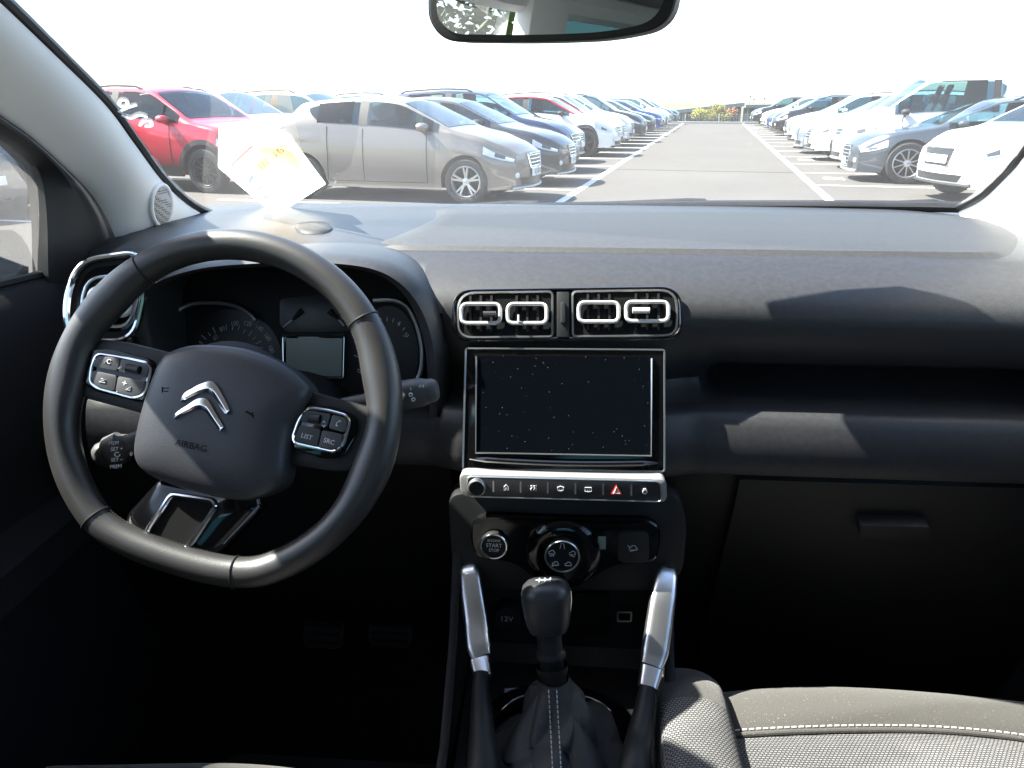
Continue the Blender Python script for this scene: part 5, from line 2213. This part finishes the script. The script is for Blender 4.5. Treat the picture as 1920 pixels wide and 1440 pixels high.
M['emblem'] = mat('emblem_chrome', (.82, .82, .84), .20, 1.0)
CH = [([(337, 753), (346, 736.5), (360, 728), (373, 720.5), (393, 713.6), (402, 717), (413, 732), (429, 764), (428.5, 771), (425, 777)],
       [(337, 753), (352, 748), (364, 742), (376, 738), (388.6, 737), (398, 743), (409, 759), (420, 774.5), (422, 776.5), (425, 777)]),
      ([(325, 785), (331, 773), (350, 760), (368.8, 747.5), (384, 745.7), (391.7, 751.8), (404, 773), (417.6, 796), (417, 803), (412, 809)],
       [(325, 785), (338, 779), (352, 773), (364, 769), (375, 768.5), (386, 775), (397, 790), (408.5, 805), (410, 807), (412, 809)])]
for co, ci in CH:
    so_, si_ = spline([(x, y, 0) for x, y in co], 4), spline([(x, y, 0) for x, y in ci], 4)
    rows = []
    for p, q in zip(so_, si_):
        r = []
        for u, hh in ((0, .0003), (.04, .0026), (.30, .0034), (.55, .0048), (.62, .0048), (.95, .0026), (1, .0003)):
            m__ = lerp(p, q, u)
            r.append(on_air(m__.x, m__.y, hh))
        rows.append(r)
    MB().grid(rows).build('emblem_chevron', M['emblem'], air, angle=25)
vs_, fs_ = text2d('AIRBAG')
mb = MB()
ca, sa = math.cos(math.radians(13)), math.sin(math.radians(13))
mb.add([on_air(358 + (v.x * 17.5 * ca + v.y * 17.5 * sa), 836 + (v.x * 17.5 * sa - v.y * 17.5 * ca), .0006) for v in vs_], fs_)
mb.build('airbag_lettering', M['printdark'], air, smooth=False)
for hx, hy, lines in ((309, 731, [[(-5, -6), (-5, 5)], [(-3, -3), (7, -4)], [(-3, 2), (6, 3)]]), (468, 776, [[(5, -3), (6, 7)], [(-8, -3), (3, -1)], [(-6, -6), (3, 2)]])):
    mb = MB()
    for L in lines:
        mb.tube([on_air(hx + x, hy + y, .0003) for x, y in L], .0005, 4)
    mb.build('horn_symbol', M['printdark'], air, smooth=False)


# button pods
def pod(par, frame, ringo, keys, roller, texts, icons):
    f = wslab(frame, 16, .0035, .006, 'button_frame', M['piano'], par, .002)
    mb = MB()
    mb.tube([WP(x, y, .0055) for x, y in rpoly(ringo, 11)], .0017, 8, closed=True)
    mb.build('button_ring', M['chrome'], par)
    for kpts, rr2 in keys:
        wslab(kpts, rr2, .0072, .004, 'button', M['keylit'], par, .0007)
    MB().prism([WP(x, y, .0076) for x, y in rpoly(roller, 4)], WP.n * -.0008).build('roller_slot', M['well'], par)
    cx = sum(p[0] for p in roller) / 4
    cy = sum(p[1] for p in roller) / 4
    a, b = (Vector(roller[0]) + Vector(roller[3])) / 2, (Vector(roller[1]) + Vector(roller[2])) / 2
    MB().tube([WP(*lerp(a, b, .12), .0066), WP(*lerp(a, b, .88), .0066)], .0046, 14).build('roller', M['key'], par)
    mb = MB()
    for s, x, y, sz in texts:
        add_text(mb, s, WP(x, y, .0076), wex, wey, sz)
    for L in icons:
        mb.tube([WP(x, y, .0076) for x, y in L], .00045, 4)
    mb.build('button_symbols', M['print'], par, smooth=False)


M['keylit'] = mat('button_grey', (.050, .050, .051), .5, spec=.4)
pod(spl, [(160, 655), (215, 655), (290, 675), (290, 722), (268, 756), (170, 732), (150, 708)],
    [(182, 663), (222, 669), (276, 681), (283, 692), (272, 738), (253, 747), (181, 727), (169, 716), (172, 687)],
    [([(184, 667), (225, 672), (220, 696), (174, 687), (177, 676)], 6), ([(227, 672), (274, 683), (279, 692), (274, 708), (222, 696)], 4), ([(173, 694), (219, 704), (214, 734), (182, 725), (172, 714)], 6), ([(221, 705), (272, 715), (268, 737), (252, 744), (216, 735)], 5)],
    [(236, 682), (267, 688), (263, 702), (233, 696)],
    [('+', 233, 719, .010)],
    [[(189, 710), (193, 711)], [(186, 716), (198, 712), (197, 718), (186, 716)], [(235, 731), (246, 726), (244, 732), (235, 731)], circ(205, 678, 4, 10, 60, 330), [(196, 680), (199, 677)], [(222, 691), (228, 688), (226, 693)]])
pod(spr, [(558, 756), (628, 762), (672, 782), (668, 815), (645, 858), (610, 862), (545, 842), (548, 810)],
    [(575, 764), (615, 770), (648, 779), (656, 791), (642, 837), (626, 848), (553, 831), (549, 819), (560, 788)],
    [([(577, 769), (620, 776), (613, 801), (563, 790), (566, 778)], 6), ([(623, 777), (648, 784), (651, 793), (645, 811), (616, 803)], 5), ([(561, 797), (601, 805), (594, 837), (555, 828), (553, 818)], 6), ([(604, 806), (643, 815), (638, 834), (625, 843), (597, 838)], 5)],
    [(578, 776), (604, 778), (601, 795), (576, 791)],
    [('LIST', 575, 819, .0065), ('SRC', 617, 828, .0065)],
    [[(631, 798), (631, 793), (637, 789)], [(629, 797), (633, 799)], [(636, 788), (639, 791)], [(604, 793), (607, 789), (610, 793)], [(604, 797), (607, 801), (610, 797)]])

# ================================================================== STEERING COLUMN AND STALKS
col_ = thing('steering_column', 'black steering column cowl with control stalks on both sides', 'column', tuple(W0 + WP.n * -.2))
mb = MB()
axc = -WP.n
mb.tube([WP.at(0, -.005, -.045), WP.at(0, -.005, -.10), WP.at(0, -.01, -.22)], [(.050, .060), (.060, .075), (.070, .085)], 28, up=WP.ey)
mb.build('column_cowl', M['hard'], col_)


def stalk(a, b, r, nm, texts, lab):
    A_, B_ = Vector(a), Vector(b)
    d = (B_ - A_)
    L = d.length
    d.normalize()
    mb = MB()
    mb.tube([A_, lerp(A_, B_, .45), lerp(A_, B_, .60), lerp(A_, B_, .66), lerp(A_, B_, .92), B_], [r * .55, r * .6, r * .8, r, r * .97, r * .80], 24, up=(0, 0, 1))
    st = mb.build(nm, M['keylit'], col_, label=lab)
    MB().lathe([(r * .80, 0), (r * .78, r * .35), (r * .6, r * .62), (.0005, r * .72)], B_, d, 24, cap=False).build('stalk_tip', M['keylit'], st)
    return st


a_, b_ = WP(640, 758, -.045), WP(806, 733, -.035)
b_ += Vector((0, -.02, .0))
sr = stalk(WP(640, 762, -.05), WP(803, 733, -.042), .0160, 'wiper_stalk', None, 'grey-tipped wiper stalk')
a_ = WP(285, 815, -.045)
sl = stalk(a_, WP(200, 850, -.040), .0175, 'cruise_stalk', None, 'grey-tipped cruise control stalk')
mb = MB()
SB = Plane(WP(225, 850, -.023), WP.ex, WP.ey)
for s, x, y, z_ in (('MEM', 213, 831, .0055), ('SET +', 219, 842, .0055), ('SET \u2013', 219, 862, .0055), ('PREM', 217, 875, .0055), ('0', 246, 851, .006)):
    add_text(mb, s, SB(x, y, .002), SB.ex * math.cos(.1) + SB.ey * math.sin(.1), SB.ey, z_)
mb.tube([SB(220 + 5 * math.cos(t), 852 + 4 * math.sin(t), .002) for t in [2 * math.pi * k / 14 for k in range(13)]], .0004, 4)
mb.build('stalk_symbols', M['print'], sl, smooth=False)
mb = MB()
SB2 = Plane(WP(780, 740, -.026), WP.ex, WP.ey)
for L in ([(789, 722), (785, 724), (789, 726)], [(795, 722), (791, 724), (795, 726)], circ(770, 740, 3.2, 8), circ(775, 749, 3.2, 8), [(769, 727), (771, 731)]):
    mb.tube([SB2(x, y, .0) for x, y in L], .0005, 4)
mb.build('stalk_symbols', M['print'], sr, smooth=False)

# ================================================================== SEATS
def weave_mat():
    m = bpy.data.materials.new('woven_seat_fabric')
    m.use_nodes = True
    nt = m.node_tree
    b = nt.nodes['Principled BSDF']
    b.inputs['Roughness'].default_value = .9
    b.inputs['Specular IOR Level'].default_value = .2
    tc = nt.nodes.new('ShaderNodeTexCoord')
    mp = nt.nodes.new('ShaderNodeMapping')
    mp.inputs['Scale'].default_value = (190, 190, 40)
    nt.links.new(tc.outputs['Object'], mp.inputs['Vector'])
    br = nt.nodes.new('ShaderNodeTexBrick')
    br.inputs['Scale'].default_value = 1
    br.inputs['Mortar Size'].default_value = .16
    br.inputs['Mortar Smooth'].default_value = .6
    br.inputs['Brick Width'].default_value = .8
    br.inputs['Row Height'].default_value = .55
    br.inputs['Color1'].default_value = (.17, .165, .16, 1)
    br.inputs['Color2'].default_value = (.14, .135, .13, 1)
    br.inputs['Mortar'].default_value = (.030, .030, .032, 1)
    nt.links.new(mp.outputs['Vector'], br.inputs['Vector'])
    nt.links.new(br.outputs['Color'], b.inputs['Base Color'])
    bp = nt.nodes.new('ShaderNodeBump')
    bp.invert = True
    bp.inputs['Strength'].default_value = .6
    bp.inputs['Distance'].default_value = .001
    nt.links.new(br.outputs['Fac'], bp.inputs['Height'])
    nt.links.new(bp.outputs['Normal'], b.inputs['Normal'])
    return m


M['weave'] = weave_mat()


def lint_mat():
    m = mat('charcoal_seat_fabric', (.062, .060, .058), .95, spec=.1, bump=.5, bscale=900, sheen=.15)
    nt = m.node_tree
    b = nt.nodes['Principled BSDF']
    tc = nt.nodes.new('ShaderNodeTexCoord')
    n = nt.nodes.new('ShaderNodeTexNoise')
    n.inputs['Scale'].default_value = 420
    n.inputs['Detail'].default_value = 2
    nt.links.new(tc.outputs['Object'], n.inputs['Vector'])
    r = nt.nodes.new('ShaderNodeValToRGB')
    r.color_ramp.elements[0].position = .66
    r.color_ramp.elements[0].color = (.050, .047, .043, 1)
    r.color_ramp.elements[1].position = .76
    r.color_ramp.elements[1].color = (.15, .135, .115, 1)
    nt.links.new(n.outputs['Fac'], r.inputs['Fac'])
    nt.links.new(r.outputs['Color'], b.inputs['Base Color'])
    return m


M['lint'] = lint_mat()
M['thread'] = mat('seat_thread', (.55, .53, .50), .8)


def seat(name, label, cx, yf, sx, zt=-.650, hw=.208, bset=0.0):
    """cx: centre x, yf: front edge y, sx: +1 when the console lies on the low-x side"""
    root = thing(name, label, 'seat', rel(cx, yf - .3, -1.05))
    seam_y = yf - .098

    def zc(x, y):
        u = (x - cx) / .215
        z = zt + .008 * (1 - u * u)
        fr = max(0, (y - (yf - .055)) / .055)
        z -= .075 * (1 - math.sqrt(max(0, 1 - fr * fr)))
        z -= .006 * math.exp(-((y - seam_y) / .010) ** 2)
        z -= .03 * max(0, (yf - .25) - y)
        z += .004 * math.sin(x * 17) * math.sin(y * 13)
        return z
    xl, xr = cx - hw, cx + hw
    bw = .088
    x_in0, x_in1 = xl + bw - .008, xr - bw + .008
    x_in0, x_in1 = xl + bw, xr - bw
    # front panel
    ysf = [seam_y + (yf - seam_y) * math.sin(math.pi / 2 * i / 14) for i in range(15)]

    def curve_y(x):
        return -.012 * ((x - cx) / .2) ** 2
    mb = MB()
    rows = [[rel(x, y + curve_y(x), zc(x, y)) for x in lin(x_in0, xr, 30)] for y in ysf]
    rows.append([rel(x, yf + curve_y(x), zc(x, yf) - .10) for x in lin(x_in0, xr, 30)])
    rows.append([rel(x, yf - .04 + curve_y(x), zc(x, yf) - .22) for x in lin(x_in0, xr, 30)])
    mb.grid(rows)
    mb.build('front_panel', M['lint'], root, angle=70)
    mb = MB()
    mb.grid([[rel(x, y + curve_y(x), zc(x, y)) for x in lin(x_in0, x_in1, 24)] for y in lin(yf - .62, seam_y, 22)])
    mb.build('cushion', M['weave'], root, angle=70)
    # piping + stitching
    MB().tube([rel(x, seam_y - .002 + curve_y(x), zc(x, seam_y) + .003) for x in lin(x_in0, x_in1 + .05, 20)], .0028, 8).build('piping', M['lint'], root)
    mb = MB()
    n = 58
    for i in range(n):
        x0 = lerp(x_in0 + .004, x_in1 + .05, i / n)
        x1 = x0 + (x_in1 - x_in0 + .05) / n * .62
        y0 = seam_y + .0055
        mb.tube([rel(x0, y0 + curve_y(x0), zc(x0, y0) + .0012), rel(x1, y0 + curve_y(x1), zc(x1, y0) + .0012)], .0009, 5)
    mb.build('stitching', M['thread'], root, kind='stuff')
    # bolsters
    for side in (-1, 1):
        x0, x1 = (xl, x_in0) if side < 0 else (x_in1, xr)
        mb = MB()
        rows_d, rows_w = [], []
        for y in lin(yf - .62, yf + .012 - bset, 36):
            r = []
            for j in range(17):
                u = j / 16
                a = math.pi * u
                x = lerp(x0, x1, .5 - .5 * math.cos(a))
                hgt = .030 * math.sin(a) ** .7
                fr = max(0, (y - (yf - .075 - bset)) / .087)
                drop = .10 * (1 - math.sqrt(max(0, 1 - fr * fr)))
                zz = zt + hgt - drop * 1.0 - .02 * max(0, (yf - .25) - y)
                outer = u if side > 0 else 1 - u
                if outer > .80:
                    zz -= .06 * ((outer - .80) / .2) ** 1.2
                r.append(rel(x, y - .01 * (1 - math.sin(a)), zz))
            rows_d.append(r)
        cut = next(i for i, y in enumerate(lin(yf - .62, yf + .012 - bset, 36)) if y > yf - .105 - bset)
        MB().grid(rows_d[:cut + 1]).build('bolster', M['weave'], root, angle=70)
        last = rows_d[-1]
        rows_f = rows_d[cut:] + [[p + Vector((0, 0, -.14)) for p in last]]
        MB().grid(rows_f).build('bolster_end', M['lint'], root, angle=70)
        xo = xl if side < 0 else xr
        MB().grid([[rel(xo, y, z) for y in lin(yf - .62, yf - .01, 8)] for z in (zt - .05, zt - .2, zt - .33)]).build('seat_side', M['hard'], root)
    # base and backrest
    MB().box(rel(cx, yf - .34, zt - .22), (.17, .26, .14)).build('base', M['dark'], root, bevel=.02)
    mb = MB()
    rows = []
    for i in range(14):
        t = i / 13
        yb, zb = yf - .58 - .26 * t, zt - .02 + .60 * t
        rows.append([rel(cx + .23 * u * (1 - .15 * t * t), yb - .05 + .055 * abs(u) ** 3 + .0, zb) for u in lin(-1, 1, 16)])
    back = [[p + Vector((0, -.10, -.02)) for p in r] for r in rows]
    mb.grid(rows)
    mb.grid(back)
    for k in (0, -1):
        mb.grid([[r[k] for r in rows], [r[k] for r in back]])
        mb.grid([rows[k], back[k]])
    mb.build('backrest', M['weave'], root, angle=60)
    mb = MB()
    hc = rel(cx, yf - .90, zt + .66)
    mb.dome([hc + Vector((x, 0, z)) for x, z in rrect(-.13, -.07, .13, .09, .06)], (0, 1, .1), .05, 6, 2.5, skirt=.06)
    mb.build('headrest', M['lint'], root)
    return root


seat('front_seat', 'passenger seat with charcoal front edge, woven grey centre and pale stitching', .40, .785, 1, hw=.292)
seat('front_seat', 'driver seat edge in charcoal fabric below the steering wheel', -.36, .622, -1, hw=.26, bset=.07)

# ================================================================== REAR-VIEW MIRROR
MPl = Plane(PY(1050, 20, .80), (math.cos(-.27), math.sin(-.27), 0), (.0, .0, 1))
mo = rpoly([(803, -130), (803, 40), (835, 78), (1000, 80), (1150, 74), (1262, 48), (1285, -130)], [20, 60, 40, 300, 90, 55, 20], 8)
mi_ = rpoly([(819, -125), (819, 36), (850, 64), (1000, 66), (1140, 60), (1240, 38), (1262, -125)], [20, 50, 34, 300, 80, 50, 20], 8)
mir_ = thing('rear_view_mirror', 'black-framed rear-view mirror hanging at the top of the windscreen', 'mirror', tuple(MPl(1050, -60)))
mb = MB()
mb.prism([MPl(x, y, .004) for x, y in mo], MPl.n * -.012)
mb.build('frame', M['hard'], mir_, bevel=.004, seg=3)
mb = MB()
mb.dome([MPl(x, y, -.006) for x, y in mo], -MPl.n + Vector((.35, 0, -.1)), .04, 6, 2.6)
mb.build('housing', M['hard'], mir_)
mb = MB()
mb.prism([MPl(x, y, .0046) for x, y in mi_], MPl.n * -.002)
mb.build('mirror_glass', M['mirrorglass'], mir_, smooth=False)
mb = MB()
mb.tube([MPl(1050, -100, -.01), rel(.01, .93, .19)], .012, 10)
mb.build('stalk', M['hard'], mir_)

# ================================================================== FLOOR MAT, PEDALS
def pedal(px, py, Y, w, h_, lab):
    c = PY(px, py, Y)
    r_ = thing('pedal', lab, 'pedal', tuple(c), 0, 'pedals')
    pl = Plane(c, (1, 0, 0), (0, .55, .83))
    mb = MB()
    mb.prism([pl.at(x, y, .006) for x, y in rrect(-w, -h_, w, h_, .015)], pl.n * -.012)
    mb.build('pad', M['rubber'], r_, bevel=.003)
    for k in range(6):
        MB().box(pl.at(0, lerp(-h_ * .75, h_ * .75, k / 5), .0075), (w * .85, .0018, .002)).build('rib', M['dark'], r_)
    mb = MB()
    mb.tube([c - pl.n * .005, c + Vector((.0, .06, .05)), c + Vector((0, .09, .25))], .011, 8)
    mb.build('arm', M['matte_metal'], r_)


pedal(610, 1165, 1.03, .034, .042, 'black clutch pedal with ribbed pad left of the brake')
pedal(735, 1165, 1.03, .036, .040, 'black brake pedal with ribbed pad beside the console')
mt = MB()
mt.prism([rel(x, y, -1.045) for x, y in rrect(-.56, .30, -.155, .98, .04)], (0, 0, -.008))
fm = mt.build('floor_mat', M['rubber'], None, 'black ribbed rubber mat on the driver floor', 'mat', bevel=.003)
for k in range(9):
    MB().tube([rel(-.50 + k * .04, .94, -1.042), rel(-.515 + k * .04, .80, -1.042)], .005, 5).build('mat_rib', M['rubber'], fm)

# ================================================================== PAPERS AT THE WINDSCREEN
GP = Plane(PY(510, 320, 1.345), (1, .10, 0), (0, -.78, .60))
M['paper'] = None


def paper_mat():
    m = bpy.data.materials.new('thin_white_paper')
    m.use_nodes = True
    nt = m.node_tree
    b = nt.nodes['Principled BSDF']
    b.inputs['Base Color'].default_value = (.82, .82, .80, 1)
    b.inputs['Roughness'].default_value = .8
    tl = nt.nodes.new('ShaderNodeBsdfTranslucent')
    tl.inputs['Color'].default_value = (.85, .85, .83, 1)
    ms = nt.nodes.new('ShaderNodeMixShader')
    ms.inputs[0].default_value = .75
    nt.links.new(b.outputs[0], ms.inputs[1])
    nt.links.new(tl.outputs[0], ms.inputs[2])
    nt.links.new(ms.outputs[0], nt.nodes['Material Output'].inputs['Surface'])
    return m


M['paper'] = paper_mat()
pap = MB()
quad = [(404, 288), (516, 404), (612, 342), (500, 226)]
WB = BVHTree.FromPolygons([Vector(p) for r in WS for p in r], [(i * 25 + j, i * 25 + j + 1, (i + 1) * 25 + j + 1, (i + 1) * 25 + j) for i in range(20) for j in range(24)])
Pq = [on(WB, x, y, .004) for x, y in quad]
GP.n = (Pq[2] - Pq[1]).cross(Pq[0] - Pq[1]).normalized()
if GP.n.y > 0:
    GP.n = -GP.n
ol = rpoly([(410, 236), (409, 314), (516, 405), (611, 345), (545, 256), (488, 232)], 3, 3)
oc_ = (505, 312)
rings_ = []
for k in range(6):
    sc_ = 1 - k / 5 * .97
    rings_.append([on(WB, oc_[0] + (x - oc_[0]) * sc_, oc_[1] + (y - oc_[1]) * sc_, .004) for x, y in ol])
pap.grid(rings_, closed_u=True)
sheet_ = pap.build('price_sheet', M['paper'], None, 'white printed sheet with pale orange panel stuck inside the windscreen', 'sheet of paper')
ex_ = (Pq[3] - Pq[0]).normalized()
ey_ = (Pq[0] - Pq[1]).normalized()


def sp_(u, v, h=.0066):
    p = Pq[1] + (Pq[2] - Pq[1]) * u + (Pq[0] - Pq[1]) * v
    return p - (p - CAM).normalized() * (.008 + h)


M['printorange'] = mat('pale_orange_print', (.74, .50, .24), .8)
M['printred'] = mat('faded_red_print', (.60, .16, .14), .8)
mb = MB()
mb.add([sp_(.30, .30), sp_(.82, .30), sp_(.90, .74), sp_(.30, .74)], [(0, 1, 2, 3)])
mb.build('orange_panel', M['printorange'], sheet_, smooth=False)
mb = MB()
exn = (Pq[2] - Pq[1]).normalized()
eyn = (Pq[0] - Pq[1]).normalized()
add_text(mb, 'VEN', sp_(.74, .60, .0072), -exn, eyn, .030)
add_text(mb, 'L\u00c9E', sp_(.42, .60, .0072), -exn, eyn, .030)
mb.build('sheet_lettering', M['orange'], sheet_, smooth=False)
mb = MB()
mb.add([sp_(.02, .80), sp_(.98, .80), sp_(.98, .825), sp_(.02, .825)], [(0, 1, 2, 3)])
mb.build('red_rule', M['printred'], sheet_, smooth=False)
mb = MB()
for u in (.10, .22, .34):
    mb.add([sp_(.06, .70 - u), sp_(.20, .70 - u), sp_(.20, .73 - u), sp_(.06, .73 - u)], [(0, 1, 2, 3)])
for v in (.86, .90, .94):
    mb.add([sp_(.05, v), sp_(.40, v), sp_(.40, v + .008), sp_(.05, v + .008)], [(0, 1, 2, 3)])
for v in (.08, .13, .18):
    mb.add([sp_(.30, v), sp_(.70 - v, v), sp_(.70 - v, v + .010), sp_(.30, v + .010)], [(0, 1, 2, 3)])
mb.build('small_print', mat('grey_print', (.10, .10, .11), .8), sheet_, smooth=False, kind='stuff')
mb = MB()
fp = [PY(x, y, Y) for x, y, Y in ((500, 424, 1.22), (520, 414, 1.30), (612, 405, 1.42), (600, 410, 1.36))]
mb.prism(fp, (0, 0, -.004))
mb.build('folded_paper', mat('tan_card', (.55, .46, .40), .8), None, 'folded pale card lying on the dashboard below the sheet', 'card', bevel=.0008)
# chalk marks brushed on the glass
mb = MB()
GP2 = Plane(PY(240, 210, 1.13), (1, .25, 0), (0, -.78, .62))
for pts in ([(222, 195), (228, 188), (238, 190), (238, 198), (228, 200), (222, 195)], [(222, 210), (240, 202), (256, 197)], [(228, 216), (245, 222), (262, 216), (276, 220)], [(262, 236), (270, 228), (282, 228), (284, 236), (272, 238)]):
    P = spline([(a, b, 0) for a, b in pts], 5)
    mb.tube([on(WB, p.x, p.y, .003) for p in P], [(.0004, .0022)] * len(P), 6, up=(.2, -.5, -.8))
mb.build('chalk_mark', M['paper'], car)
# print seen through the lit sheet: ink lets light through too
M['orange'].node_tree.nodes['Principled BSDF'].inputs['Base Color'].default_value = (.42, .16, .03, 1)
for nm_ in ('printorange', 'printred', 'orange'):
    m_ = M[nm_]
    nt = m_.node_tree
    b = nt.nodes['Principled BSDF']
    tl = nt.nodes.new('ShaderNodeBsdfTranslucent')
    tl.inputs['Color'].default_value = b.inputs['Base Color'].default_value
    ms = nt.nodes.new('ShaderNodeMixShader')
    ms.inputs[0].default_value = .8
    nt.links.new(b.outputs[0], ms.inputs[1])
    nt.links.new(tl.outputs[0], ms.inputs[2])
    nt.links.new(ms.outputs[0], nt.nodes['Material Output'].inputs['Surface'])
